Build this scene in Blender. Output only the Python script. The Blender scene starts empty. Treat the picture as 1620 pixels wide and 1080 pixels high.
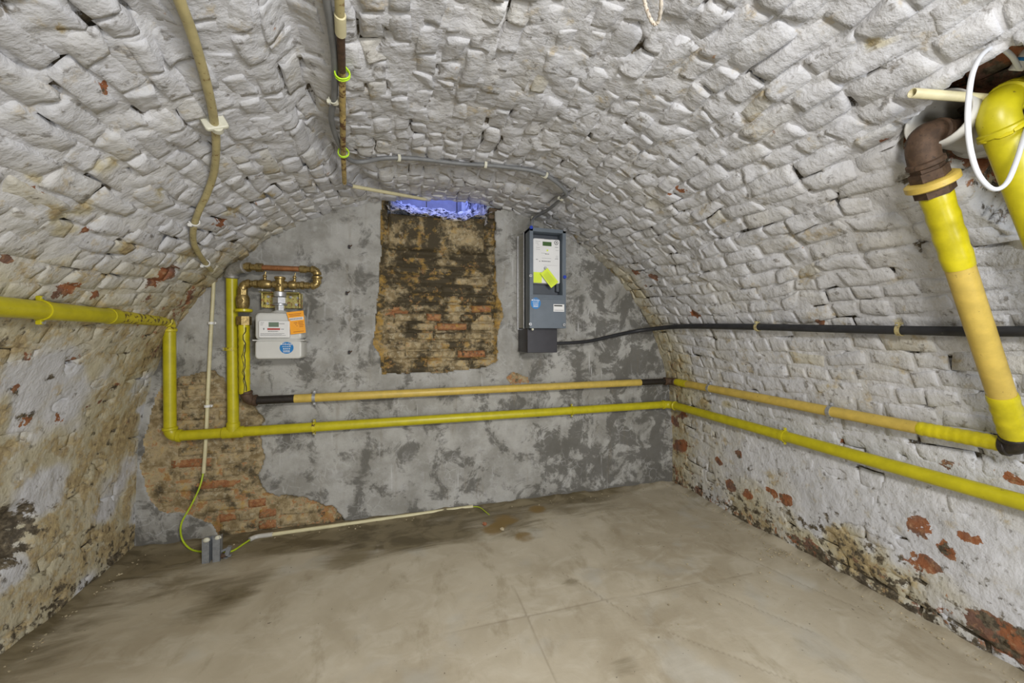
import bpy, math, random
import numpy as np
from mathutils import Vector, Matrix
random.seed(7)
SC = bpy.context.scene
COL = SC.collection

# ------------------------------------------------------------------ camera
F = 600.0; TH = math.radians(16); CT, ST = math.cos(TH), math.sin(TH)
CH = 1.10; D = 2.39                                  # camera height, distance to the end wall
camd = bpy.data.cameras.new('camera'); cam = bpy.data.objects.new('camera', camd)
COL.objects.link(cam); SC.camera = cam
camd.sensor_width = 36; camd.lens = F/1620*36; camd.shift_y = -10/1620; camd.clip_start = 0.02
cam.location = (0, -D, CH); cam.rotation_euler = (math.pi/2, 0, -TH)

# ------------------------------------------------------------------ light
w = bpy.data.worlds.new('world'); SC.world = w; w.use_nodes = True
w.node_tree.nodes['Background'].inputs[0].default_value = (0.75, 0.85, 1, 1)
w.node_tree.nodes['Background'].inputs[1].default_value = 0.3
SC.view_settings.view_transform = 'Standard'; SC.view_settings.look = 'None'
SC.view_settings.gamma = 1; SC.view_settings.use_curve_mapping = False
SC.view_settings.exposure = -0.22
def area(name, loc, target, size, power, col, size_y=None):
    l = bpy.data.lights.new(name, 'AREA'); o = bpy.data.objects.new(name, l); COL.objects.link(o)
    l.size = size; l.energy = power; l.color = col
    if size_y: l.shape = 'RECTANGLE'; l.size_y = size_y
    o.location = loc; o.rotation_euler = (Vector(target)-Vector(loc)).to_track_quat('-Z', 'Y').to_euler()
    return o
area('ceiling_lamp', (0.35, -2.55, 1.60), (0.35, -1.25, 0.0), 0.34, 36, (1.0, 0.965, 0.90), 0.26)
area('rear_fill', (0.9, -3.7, 0.95), (0.3, 0, 1.3), 0.9, 36, (0.90, 0.94, 1.0), 0.9)  # soft fill added behind the camera; no doorway is built there
area('low_fill', (0.3, -2.9, 0.35), (0.3, -1.6, 2.0), 0.6, 4, (0.86, 0.92, 1.0), 0.5)  # added weak fill near the floor, aimed up at the vault
area('shaft_daylight', (0.30, 0.27, 2.55), (0.30, 0.22, 1.8), 0.5, 9, (0.27, 0.36, 1.0), 0.35)

# ------------------------------------------------------------------ noise (numpy)
def _h(ix, iy, iz, seed):
    n = (ix.astype(np.int64)*374761393 + iy.astype(np.int64)*668265263 + iz.astype(np.int64)*2147483647 + seed*974634777) & 0xffffffff
    n = ((n ^ (n >> 13))*1274126177) & 0xffffffff
    n = ((n ^ (n >> 16))*2246822519) & 0xffffffff
    return ((n ^ (n >> 15)) & 0xffffff)/float(0xffffff)
def vn(x, y, z=0.0, seed=0):
    x = np.asarray(x, float); y = np.asarray(y, float); z = np.zeros_like(x)+z
    ix, iy, iz = np.floor(x), np.floor(y), np.floor(z)
    fx, fy, fz = x-ix, y-iy, z-iz
    fx = fx*fx*(3-2*fx); fy = fy*fy*(3-2*fy); fz = fz*fz*(3-2*fz)
    r = 0
    for a in (0, 1):
        for b in (0, 1):
            for c in (0, 1):
                wgt = (fx if a else 1-fx)*(fy if b else 1-fy)*(fz if c else 1-fz)
                r = r + wgt*_h(ix+a, iy+b, iz+c, seed)
    return r*2-1
def fbm(x, y, z=0.0, seed=0, o=3):
    r = 0; a = 1; t = 0
    for k in range(o):
        r = r + a*vn(np.asarray(x)*2**k+17*k, np.asarray(y)*2**k+31*k, np.asarray(z)*2**k, seed+k); t += a; a *= .5
    return r/t
def sm(a, b, x): t = np.clip((x-a)/(b-a), 0, 1); return t*t*(3-2*t)

# ------------------------------------------------------------------ vault profile
CX, A, Z0, APEX, NE = 0.305, 1.62, 0.40, 1.95, 2.1
_th = np.linspace(0, math.pi, 1600)
_px = CX - A*np.sign(np.cos(_th))*np.abs(np.cos(_th))**(2/NE)
_pz = Z0 + (APEX-Z0)*np.abs(np.sin(_th))**(2/NE)
_px = np.concatenate([np.full(60, CX-A), _px, np.full(60, CX+A)])
_pz = np.concatenate([np.linspace(-0.02, Z0, 60, endpoint=False), _pz, np.linspace(Z0, -0.02, 61)[1:]])
_s = np.concatenate([[0], np.cumsum(np.hypot(np.diff(_px), np.diff(_pz)))])
LS = _s[-1]
_tx = np.gradient(_px, _s+np.arange(len(_s))*1e-9); _tz = np.gradient(_pz, _s+np.arange(len(_s))*1e-9)
_l = np.hypot(_tx, _tz)+1e-12; _tx /= _l; _tz /= _l
def prof(s): return np.interp(s, _s, _px), np.interp(s, _s, _pz)
def pnorm(s):
    tx, tz = np.interp(s, _s, _tx), np.interp(s, _s, _tz); l = np.hypot(tx, tz); return tz/l, -tx/l
def surf(s, y, h):
    X, Z = prof(s); nx, nz = pnorm(s)
    return np.stack([X+nx*h, np.asarray(y)+0*X, Z+nz*h], -1)
def inside(X, Z, off):
    a = A-off; ap = APEX-off
    if Z < Z0: return abs(X-CX) < a
    return (abs(X-CX)/a)**NE+((Z-Z0)/(ap-Z0))**NE < 1
def ray(px, py):
    u = (px-810)/F; v = (530-py)/F
    return Vector((u*CT+ST, CT-u*ST, v))
CAM = Vector((0, -D, CH))
def hit(px, py, off=0.0):
    """the point of the room shell (moved inwards by off) seen at that place of the photograph"""
    d = ray(px, py); lo, hi = 0.0, 8.0
    ok = lambda p: p.y < -off and p.z > off and inside(p.x, p.z, off)
    t = 0.3
    while ok(CAM+d*t) and t < 8: t += 0.01
    lo, hi = t-0.01, t
    for _ in range(14):
        m = (lo+hi)/2
        if ok(CAM+d*m): lo = m
        else: hi = m
    return CAM+d*lo
def on_y(px, py, y): d = ray(px, py); return CAM+d*((y+D)/d.y)
def on_z(px, py, z): d = ray(px, py); return CAM+d*((z-CH)/d.z)
def at_t(px, py, t): return CAM+ray(px, py)*t
def to_s(p):
    i = int(np.argmin((_px-p[0])**2+(_pz-p[2])**2)); return float(_s[i])
def sy(px, py): p = hit(px, py); return to_s(p), p.y
def project(P):
    d = np.asarray(P)-np.array(CAM); dep = d[..., 0]*ST+d[..., 1]*CT; r = d[..., 0]*CT-d[..., 1]*ST
    return 810+F*r/dep, 530-F*d[..., 2]/dep, dep

# ------------------------------------------------------------------ object helpers
def wpos(o):
    p = Vector((0, 0, 0))
    while o is not None: p = p+o.location; o = o.parent
    return p
def link(name, V, FC, mat, parent=None, smooth=True, attr=None, origin=None):
    V = np.asarray(V, float)
    c = (V.min(0)+V.max(0))/2 if origin is None else np.asarray(origin, float)
    me = bpy.data.meshes.new(name); me.from_pydata((V-c).tolist(), [], FC); me.materials.append(mat)
    if smooth: me.polygons.foreach_set('use_smooth', [True]*len(me.polygons))
    if attr is not None:
        a = me.color_attributes.new('wear', 'FLOAT_COLOR', 'POINT'); a.data.foreach_set('color', np.clip(attr, 0, 1).astype(np.float32).ravel())
    me.update()
    o = bpy.data.objects.new(name, me); COL.objects.link(o)
    if parent is not None: o.parent = parent; o.location = Vector(c)-wpos(parent)
    else: o.location = Vector(c)
    return o
def thing(name, loc, label, cat, group=None):
    o = bpy.data.objects.new(name, None); o.empty_display_size = 0.05; COL.objects.link(o); o.location = Vector(loc)
    o['label'] = label; o['category'] = cat
    if group: o['group'] = group
    return o
def tag(o, label, cat, group=None):
    o['label'] = label; o['category'] = cat
    if group: o['group'] = group
    return o
class MB:
    def __init__(s): s.v = []; s.f = []
    def add(s, V, Fc):
        b = len(s.v); s.v += [tuple(map(float, p)) for p in V]; s.f += [tuple(i+b for i in q) for q in Fc]; return s
    def box(s, c, size, bev=0.0, rot=None):
        hx, hy, hz = [q/2 for q in size]
        if bev <= 0:
            V = [Vector((x, y, z)) for x in (-hx, hx) for y in (-hy, hy) for z in (-hz, hz)]
            Fc = [(0, 1, 3, 2), (4, 6, 7, 5), (0, 4, 5, 1), (2, 3, 7, 6), (0, 2, 6, 4), (1, 5, 7, 3)]
        else:
            # chamfered box: three rounded levels along y
            V = []; Fc = []; n = 16; bev = min(bev, hx*.99, hz*.99)
            def ring(ix, iz, y, r):
                for k in range(n):
                    q = k//4; a = (q*90+(k % 4)*30)*math.pi/180
                    cx = (ix-r)*(1 if q in (0, 3) else -1); cz = (iz-r)*(1 if q in (0, 1) else -1)
                    V.append(Vector((cx+r*math.cos(a), y, cz+r*math.sin(a))))
            e = min(bev*.5, hy*.8)
            levels = [(hx-e, hz-e, -hy, max(bev-e, bev*.3)), (hx-e*.3, hz-e*.3, -hy+e*.3, bev*.9), (hx, hz, -hy+e, bev), (hx, hz, hy-e, bev), (hx-e*.3, hz-e*.3, hy-e*.3, bev*.9), (hx-e, hz-e, hy, max(bev-e, bev*.3))]
            for a in levels: ring(*a)
            for L in range(len(levels)-1):
                for k in range(n):
                    k2 = (k+1) % n; Fc.append((L*n+k, L*n+k2, (L+1)*n+k2, (L+1)*n+k))
            Fc.append(tuple(range(n))); m = (len(levels)-1)*n; Fc.append(tuple(m+n-1-k for k in range(n)))
        c = Vector(c)
        V = [c+((rot @ p) if rot else p) for p in V]
        return s.add(V, Fc)
    def tube(s, pts, r, n=14, caps=True):
        P = [Vector(p) for p in pts]; R = r if hasattr(r, '__len__') else [r]*len(P)
        T = []
        for i in range(len(P)):
            t = (P[min(i+1, len(P)-1)]-P[max(i-1, 0)])
            if t.length < 1e-9: t = T[-1] if T else Vector((0, 0, 1))
            T.append(t.normalized())
        up = Vector((0, 0, 1)) if abs(T[0].z) < .9 else Vector((0, 1, 0))
        nrm = (up-T[0]*up.dot(T[0])).normalized(); V = []
        for i, p in enumerate(P):
            if i:
                ax = T[i-1].cross(T[i])
                if ax.length > 1e-7: nrm = Matrix.Rotation(T[i-1].angle(T[i]), 3, ax.normalized()) @ nrm
                nrm = (nrm-T[i]*nrm.dot(T[i])).normalized()
            b = T[i].cross(nrm)
            for k in range(n):
                a = 2*math.pi*k/n; V.append(p+(nrm*math.cos(a)+b*math.sin(a))*R[i])
        Fc = [(i*n+k, i*n+(k+1) % n, (i+1)*n+(k+1) % n, (i+1)*n+k) for i in range(len(P)-1) for k in range(n)]
        if caps: Fc.append(tuple(n-1-k for k in range(n))); m = (len(P)-1)*n; Fc.append(tuple(m+k for k in range(n)))
        return s.add(V, Fc)
    def cyl(s, p0, p1, r, n=16, r2=None):
        """cylinder with slightly rounded rims"""
        p0, p1 = Vector(p0), Vector(p1); r2 = r if r2 is None else r2; d = (p1-p0).normalized(); e = min(.15*r, (p1-p0).length*.2)
        return s.tube([p0, p0+d*e*.01, p0+d*e, p1-d*e, p1-d*e*.01, p1], [r*.8, r*.86, r, r2, r2*.86, r2*.8], n)
    def hexa(s, p0, p1, r): return s.tube([p0, p1], r, 6)
    def plate(s, pts, nrm, th):
        nrm = Vector(nrm).normalized(); n = len(pts); P = [Vector(p) for p in pts]
        V = P+[p+nrm*th for p in P]
        Fc = [tuple(range(n)), tuple(2*n-1-k for k in range(n))]+[(k, k+n, (k+1) % n+n, (k+1) % n) for k in range(n)]
        return s.add(V, Fc)
    def sphere(s, c, r, n=12, sc=(1, 1, 1)):
        V = []; c = Vector(c); m = n//2
        for i in range(m+1):
            for k in range(n):
                a = math.pi*i/m; b = 2*math.pi*k/n
                V.append(c+Vector((math.sin(a)*math.cos(b)*sc[0], math.sin(a)*math.sin(b)*sc[1], math.cos(a)*sc[2]))*r)
        return s.add(V, [(i*n+k, (i+1)*n+k, (i+1)*n+(k+1) % n, i*n+(k+1) % n) for i in range(m) for k in range(n)])
    def obj(s, name, mat, parent=None, smooth=True, origin=None):
        o = link(name, s.v, s.f, mat, parent, smooth, None, origin)
        if smooth and hasattr(o.data, 'set_sharp_from_angle'): o.data.set_sharp_from_angle(angle=math.radians(40))
        return o
def spline(pts, k=8):
    P = [Vector(p) for p in pts]; P = [P[0]*2-P[1]]+P+[P[-1]*2-P[-2]]; out = []
    for i in range(1, len(P)-2):
        a, b, c, d = P[i-1:i+3]
        for j in range(k):
            t = j/k; out.append(.5*((2*b)+(c-a)*t+(2*a-5*b+4*c-d)*t*t+(3*b-a-3*c+d)*t**3))
    out.append(P[-2]); return out
def arc(p0, corner, p1, k=8):
    p0, c, p1 = Vector(p0), Vector(corner), Vector(p1)
    return [(1-t)**2*p0+2*t*(1-t)*c+t*t*p1 for t in [i/k for i in range(k+1)]]

# ------------------------------------------------------------------ materials
class NT:
    def __init__(s, name):
        s.m = bpy.data.materials.new(name); s.m.use_nodes = True; s.t = s.m.node_tree; s.t.nodes.clear()
        s.out = s.n('ShaderNodeOutputMaterial'); s.b = s.n('ShaderNodeBsdfPrincipled'); s.l(s.b.outputs[0], s.out.inputs[0])
        s.pos = s.n('ShaderNodeNewGeometry').outputs['Position']
    def n(s, k, **kw):
        q = s.t.nodes.new(k)
        for a, b in kw.items(): setattr(q, a, b)
        return q
    def l(s, a, b): s.t.links.new(a, b)
    def noise(s, scale, detail=4, rough=.55, off=(0, 0, 0), stretch=None, dist=0.0, obj=False):
        mp = s.n('ShaderNodeMapping'); mp.inputs['Location'].default_value = off
        if stretch: mp.inputs['Scale'].default_value = stretch
        s.l(s.n('ShaderNodeTexCoord').outputs['Object'] if obj else s.pos, mp.inputs[0])
        q = s.n('ShaderNodeTexNoise'); q.inputs['Scale'].default_value = scale; q.inputs['Detail'].default_value = detail
        q.inputs['Roughness'].default_value = rough; q.inputs['Distortion'].default_value = dist; s.l(mp.outputs[0], q.inputs['Vector'])
        return q.outputs[0]
    def math(s, op, a, b=0.0, c=None):
        q = s.n('ShaderNodeMath', operation=op)
        for i, x in enumerate([a, b] + ([c] if c is not None else [])):
            if hasattr(x, 'default_value'): s.l(x, q.inputs[i])
            else: q.inputs[i].default_value = x
        return q.outputs[0]
    def ramp(s, x, a, b, c=0.0, d=1.0):
        q = s.n('ShaderNodeMapRange', interpolation_type='SMOOTHSTEP'); s.l(x, q.inputs[0])
        for i, v in enumerate((a, b, c, d)): q.inputs[i+1].default_value = v
        return q.outputs[0]
    def mix(s, f, a, b, mode='MIX'):
        q = s.n('ShaderNodeMix', data_type='RGBA', blend_type=mode)
        if hasattr(f, 'default_value'): s.l(f, q.inputs[0])
        else: q.inputs[0].default_value = f
        for i, x in ((6, a), (7, b)):
            if hasattr(x, 'default_value'): s.l(x, q.inputs[i])
            else: q.inputs[i].default_value = (*x, 1)
        return q.outputs[2]
    def wear(s):
        a = s.n('ShaderNodeAttribute', attribute_name='wear'); q = s.n('ShaderNodeSeparateColor'); s.l(a.outputs['Color'], q.inputs[0])
        return q.outputs[0], q.outputs[1], q.outputs[2], a.outputs['Alpha']
    def chip(s, wv, nz, soft=.05):
        """sharp-edged mask: share of the surface covered follows the attribute"""
        return s.ramp(s.math('ADD', nz, s.math('SUBTRACT', wv, 1.0)), -soft, soft)
    def bump(s, h, strength=.5, dist=.01, prev=None):
        q = s.n('ShaderNodeBump'); q.inputs['Strength'].default_value = strength; q.inputs['Distance'].default_value = dist
        s.l(h, q.inputs['Height'])
        if prev is not None: s.l(prev, q.inputs['Normal'])
        return q.outputs[0]
    def done(s, col, rough=.8, nrm=None, metal=0.0, spec=None):
        if hasattr(col, 'default_value'): s.l(col, s.b.inputs['Base Color'])
        else: s.b.inputs['Base Color'].default_value = (*col, 1)
        if hasattr(rough, 'default_value'): s.l(rough, s.b.inputs['Roughness'])
        else: s.b.inputs['Roughness'].default_value = rough
        s.b.inputs['Metallic'].default_value = metal
        if spec is not None: s.b.inputs['Specular IOR Level'].default_value = spec
        if nrm is not None: s.l(nrm, s.b.inputs['Normal'])
        return s.m
def simple(name, col, rough=.5, metal=0.0, dirt=None, dirt_amt=.0, scale=30, bump=.15, vary=.12):
    t = NT(name); n1 = t.noise(scale, 5, .6); c = t.mix(t.ramp(n1, .3, .7), tuple(x*(1-vary) for x in col), tuple(min(1, x*(1+vary)) for x in col))
    if dirt:
        n2 = t.noise(scale*2.7, 6, .65, (3, 1, 7)); c = t.mix(t.ramp(n2, .66-dirt_amt, .70-dirt_amt+.04), c, dirt)
    return t.done(c, rough, t.bump(n1, bump, .003), metal)

def masonry_material():
    t = NT('painted_masonry'); r, g, b, a = t.wear()
    n_big = t.noise(3.2, 4, .6); n_mid = t.noise(13, 5, .6, (5, 2, 1)); n_fine = t.noise(48, 6, .65, (1, 9, 4)); n_mic = t.noise(220, 3, .6, (4, 4, 1))
    paint = t.mix(t.ramp(n_big, .35, .68), (.53, .535, .565), (.63, .635, .67))
    paint = t.mix(t.ramp(n_mid, .35, .7, 0, .45), paint, (.46, .46, .455))
    # yellowed, damp limewash
    cream = t.mix(t.ramp(n_mid, .4, .65), (.47, .43, .31), (.58, .56, .47))
    paint = t.mix(t.ramp(t.math('ADD', t.math('MULTIPLY', g, 1.5), t.math('MULTIPLY', n_big, .9)), .5, 1.25), paint, cream)
    cn = t.math('ADD', t.math('MULTIPLY', n_mid, .7), t.math('MULTIPLY', n_fine, .3))
    cn = t.ramp(cn, .3, .7)
    ochre = t.mix(t.ramp(n_fine, .35, .68), (.24, .165, .065), (.46, .36, .18))
    col = t.mix(t.math('MULTIPLY', t.chip(t.math('MULTIPLY', g, .85), cn, .26), .85), paint, ochre)
    n_r = t.ramp(t.math('ADD', t.math('MULTIPLY', t.noise(17, 5, .62, (8, 3, 2)), .6), t.math('MULTIPLY', n_fine, .4)), .3, .7)
    red = t.mix(t.ramp(t.noise(9, 2, .5, (2, 2, 2)), .4, .6), (.27, .10, .042), (.17, .095, .07))
    red = t.mix(t.ramp(n_fine, .5, .72), red, (.38, .22, .12))
    col = t.mix(t.chip(r, n_r, .05), col, red)
    dark = t.mix(t.ramp(n_fine, .4, .65), (.06, .048, .032), (.17, .14, .095))
    col = t.mix(t.chip(b, t.ramp(t.noise(26, 6, .65, (1, 7, 7)), .3, .7), .16), col, dark)
    col = t.mix(t.ramp(n_mic, .66, .8, 0, .35), col, (.2, .17, .12))
    nb = t.bump(t.noise(19, 4, .55, (7, 3, 1), (1, 1.3, 1), .1), .42, .026)
    nb = t.bump(n_fine, .40, .007, nb); nb = t.bump(n_mic, .25, .002, nb)
    return t.done(col, t.ramp(n_mid, .3, .7, .55, .8), nb, spec=.35)
M_MAS = masonry_material()

def endwall_material():
    t = NT('grey_cement_render'); r, g, b, a = t.wear()
    n1 = t.noise(4.2, 6, .62, (1, 0, 2)); n2 = t.noise(15, 7, .68, (4, 1, 3)); n3 = t.noise(46, 5, .65); n4 = t.noise(3, 5, .6, (9, 9, 9), (6, 1, .8))
    n_mic = t.noise(180, 3, .6)
    c = t.mix(t.ramp(n1, .36, .64), (.265, .258, .235), (.42, .415, .395))
    c = t.mix(t.ramp(n2, .5, .75, 0, .7), c, (.43, .43, .43))
    # dark damp blotches, sharper at their edges
    dk = t.math('ADD', t.math('MULTIPLY', t.noise(6.5, 7, .7, (4, 8, 2), None, .5), .75), t.math('MULTIPLY', n2, .25)); dk = t.ramp(dk, .36, .64)
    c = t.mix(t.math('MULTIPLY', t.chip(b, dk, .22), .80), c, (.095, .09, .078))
    c = t.mix(t.ramp(n4, .55, .75, 0, .4), c, (.20, .17, .12))
    # pale lime veins and runs
    vr = t.n('ShaderNodeTexVoronoi', feature='DISTANCE_TO_EDGE'); vr.inputs['Scale'].default_value = 17
    mp = t.n('ShaderNodeVectorMath', operation='ADD'); nz = t.n('ShaderNodeTexNoise'); nz.inputs['Scale'].default_value = 9; t.l(t.pos, nz.inputs['Vector'])
    sc = t.n('ShaderNodeVectorMath', operation='SCALE'); sc.inputs['Scale'].default_value = .12; t.l(nz.outputs['Color'], sc.inputs[0])
    t.l(t.pos, mp.inputs[0]); t.l(sc.outputs[0], mp.inputs[1]); t.l(mp.outputs[0], vr.inputs['Vector'])
    vein = t.math('MULTIPLY', t.ramp(vr.outputs['Distance'], 0.0, .09, 1, 0), t.ramp(t.noise(5, 4, .6, (5, 5, 1)), .50, .64))
    runs = t.math('MULTIPLY', t.ramp(t.noise(40, 3, .5, (0, 0, 0), (1, 1, .07)), .6, .72), t.ramp(t.noise(5, 3, .5, (2, 8, 8)), .5, .62))
    c = t.mix(t.math('MULTIPLY', t.math('MAXIMUM', t.math('MULTIPLY', vein, .55), runs), .6), c, (.56, .56, .56))
    # bared masonry
    och = t.mix(t.ramp(n2, .36, .64), (.20, .145, .07), (.46, .375, .225))
    och = t.mix(t.ramp(n3, .5, .68, 0, .8), och, (.47, .42, .30))
    och = t.mix(t.chip(b, t.ramp(t.noise(8, 7, .72, (6, 1, 2)), .33, .66), .3), och, (.06, .047, .026))
    red = t.mix(t.ramp(n3, .4, .65), (.24, .085, .035), (.38, .20, .09))
    och = t.mix(t.chip(r, t.ramp(t.math('ADD', t.math('MULTIPLY', n2, .5), t.math('MULTIPLY', n3, .5)), .36, .64), .14), och, red)
    yel = t.mix(t.ramp(n3, .4, .6), (.42, .26, .06), (.30, .2, .07))
    och = t.mix(t.math('MULTIPLY', t.chip(g, t.ramp(n2, .35, .66), .3), .85), och, yel)
    c = t.mix(t.ramp(a, .4, .6), c, och)
    c = t.mix(t.ramp(n_mic, .62, .78, 0, .4), c, (.12, .11, .1))
    nb = t.bump(n2, .3, .008); nb = t.bump(n3, t_str, .006, nb) if False else t.bump(n3, .45, .005, nb); nb = t.bump(n_mic, .3, .002, nb)
    return t.done(c, .75, nb, spec=.3)
M_END = endwall_material()

def floor_material():
    t = NT('worn_concrete_floor'); r, g, b, a = t.wear()
    n1 = t.noise(1.7, 5, .6, (3, 0, 0), None, .6); n2 = t.noise(6, 6, .62, (0, 5, 0), (1, 1.6, 1), .8); n3 = t.noise(38, 6, .62); n4 = t.noise(240, 2, .5)
    c = t.mix(t.ramp(n1, .35, .65), (.37, .32, .235), (.48, .43, .335))
    c = t.mix(t.ramp(n2, .45, .72, 0, .6), c, (.54, .50, .41))
    c = t.mix(t.ramp(t.noise(9, 5, .65, (7, 7, 0), (1, .5, 1)), .52, .70, 0, .6), c, (.30, .25, .17))
    c = t.mix(t.ramp(t.noise(4, 3, .5, (1, 7, 3)), .56, .7, 0, .3), c, (.42, .43, .42))
    n5 = t.noise(3.0, 6, .66, (6, 2, 0), (.8, 3.0, 1), 1.0)
    damp = t.ramp(t.math('ADD', b, t.math('MULTIPLY', t.math('SUBTRACT', t.math('ADD', t.math('MULTIPLY', n2, .4), t.math('MULTIPLY', n5, .6)), .5), 1.9)), .25, .85)
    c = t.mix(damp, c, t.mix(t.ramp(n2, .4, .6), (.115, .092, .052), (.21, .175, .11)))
    c = t.mix(t.math('MULTIPLY', t.ramp(t.math('ADD', g, t.math('MULTIPLY', t.math('SUBTRACT', n2, .5), .8)), .3, .7), .8), c, (.22, .14, .04))
    c = t.mix(t.ramp(r, .2, .8, 0, .7), c, (.20, .16, .11))
    c = t.mix(t.ramp(t.noise(60, 2, .5, (3, 3, 3)), .735, .76, 0, .7), c, (.06, .05, .04))
    nb = t.bump(n2, .15, .01); nb = t.bump(n3, .16, .004, nb); nb = t.bump(n4, .12, .001, nb)
    return t.done(c, t.ramp(n2, .3, .7, .5, .7), nb, spec=.35)
M_FLOOR = floor_material()
M_YEL = simple('bright_yellow_gas_paint', (.49, .435, .010), .38, 0, (.16, .12, .02), .0, 22, .12, .10)
M_YELW = simple('worn_yellow_gas_paint', (.55, .47, .02), .45, 0, (.10, .06, .02), .14, 20, .2, .12)
M_AMB = simple('amber_yellow_coating', (.56, .405, .085), .42, 0, (.22, .15, .05), .02, 26, .1, .10)
M_TAPE = simple('yellow_wrapping_tape', (.55, .475, .01), .3, 0, None, 0, 14, .12, .18)
M_RUST = simple('rusty_iron', (.085, .05, .03), .7, .2, (.05, .03, .02), .1, 40, .5, .3)
M_BLACKP = simple('tarred_black_iron', (.022, .018, .016), .45, .2, (.12, .06, .03), .04, 50, .4, .3)
M_BRASS = simple('tarnished_brass', (.34, .25, .10), .38, .75, (.10, .07, .03), .1, 60, .3, .25)
M_COP = simple('aged_copper', (.42, .19, .085), .42, .7, (.12, .06, .03), .04, 40, .2, .2)
M_ZINC = simple('galvanised_steel', (.52, .53, .55), .4, .8, (.2, .2, .2), .03, 60, .2, .15)
M_GELB = simple('grey_malleable_elbow', (.33, .32, .30), .5, .5, (.12, .1, .08), .06, 50, .3, .2)
M_ZY = simple('yellow_chromated_plate', (.55, .50, .18), .4, .6, (.35, .12, .06), .14, 30, .2, .2)
M_CREAM = simple('cream_conduit', (.62, .57, .36), .45, 0, (.35, .28, .13), .02, 18, .1, .08)
M_CREAMD = simple('aged_cream_conduit', (.42, .36, .18), .5, 0, (.22, .14, .05), .08, 22, .15, .15)
M_RUSTC = simple('rust_stained_conduit', (.45, .34, .13), .55, 0, (.12, .055, .022), .16, 14, .3, .3)
M_CLIP = simple('ivory_plastic_clip', (.62, .61, .50), .5, 0, (.3, .28, .2), .02, 40, .1, .06)
M_WCLIP = simple('white_plastic', (.75, .75, .73), .4, 0, None, 0, 40, .05, .04)
M_GCAB = simple('grey_cable_sheath', (.18, .185, .19), .5, 0, None, 0, 20, .08, .12)
M_BCAB = simple('black_cable_sheath', (.022, .023, .027), .5, 0, (.06, .06, .05), .02, 30, .15, .2)
M_WIRE = simple('green_yellow_wire', (.42, .55, .02), .4, 0, (.06, .22, .02), .03, 30, .05, .1)
M_TIE = simple('lime_cable_tie', (.50, .80, .02), .4, 0, None, 0, 20, .05, .05)
M_MET = simple('light_grey_enamel', (.60, .60, .575), .4, 0, None, 0, 8, .05, .04)
M_METW = simple('white_meter_plastic', (.74, .74, .74), .35, 0, None, 0, 8, .03, .03)
M_GPLA = simple('blue_grey_cabinet_plastic', (.12, .145, .175), .42, 0, None, 0, 10, .05, .08)
M_GDRK = simple('dark_grey_recess', (.065, .075, .09), .5, 0, None, 0, 10, .05, .08)
M_BEIG = simple('beige_grey_cabinet_back', (.36, .35, .31), .5, 0, None, 0, 10, .05, .06)
M_BBOX = simple('black_plastic_box', (.024, .022, .028), .4, 0, None, 0, 20, .1, .15)
M_BLUE = simple('blue_sticker', (.015, .19, .50), .4, 0, None, 0, 8, .02, .04)
M_BLUES = simple('blue_screw_cap', (.01, .04, .38), .4, 0, None, 0, 8, .02, .04)
M_LCD = simple('green_lcd', (.16, .22, .17), .25, 0, None, 0, 10, .02, .05)
M_LCDD = simple('dark_green_lcd', (.06, .12, .04), .25, 0, None, 0, 10, .02, .05)
M_RED = simple('red_print', (.42, .05, .04), .5, 0, None, 0, 10, .02, .05)
M_INK = simple('grey_print', (.16, .16, .17), .6, 0, None, 0, 10, .02, .05)
M_BLK = simple('black_print', (.02, .02, .02), .6, 0, None, 0, 10, .02, .05)
M_ORG = simple('orange_card', (.86, .36, .015), .5, 0, None, 0, 10, .03, .05)
M_ORGI = simple('dark_orange_print', (.42, .14, .01), .5, 0, None, 0, 10, .02, .05)
M_LIME = simple('fluorescent_yellow_tag', (.66, .80, .04), .45, 0, None, 0, 10, .03, .05)
M_PVC = simple('pale_grey_drain_pipe', (.50, .49, .455), .4, 0, (.28, .25, .2), .04, 18, .08, .07)
M_WCAB = simple('white_cable_sheath', (.60, .62, .66), .4, 0, None, 0, 10, .03, .03)
M_ROPE = simple('dirty_white_rope', (.55, .50, .43), .8, 0, (.26, .16, .09), .1, 60, .5, .2)
M_BRK = simple('red_brick_chip', (.36, .13, .06), .8, 0, (.5, .42, .33), .12, 40, .4, .2)
M_CAVB = simple('brown_dirty_brick', (.12, .085, .055), .9, 0, (.3, .24, .16), .08, 30, .6, .3)
M_CRUMB = simple('mortar_crumbs', (.42, .36, .24), .9, 0, (.2, .12, .06), .1, 60, .4, .25)
M_SHAFT = simple('whitewashed_blockwork', (.34, .33, .36), .8, 0, (.3, .3, .3), .04, 12, .3, .12)
M_RUB = simple('cobwebbed_rubble', (.60, .58, .60), .9, 0, (.02, .02, .035), .17, 14, 1.0, .5)
M_TIN = simple('anodised_aluminium', (.34, .36, .39), .45, .6, (.5, .48, .42), .05, 60, .25, .12)

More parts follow.
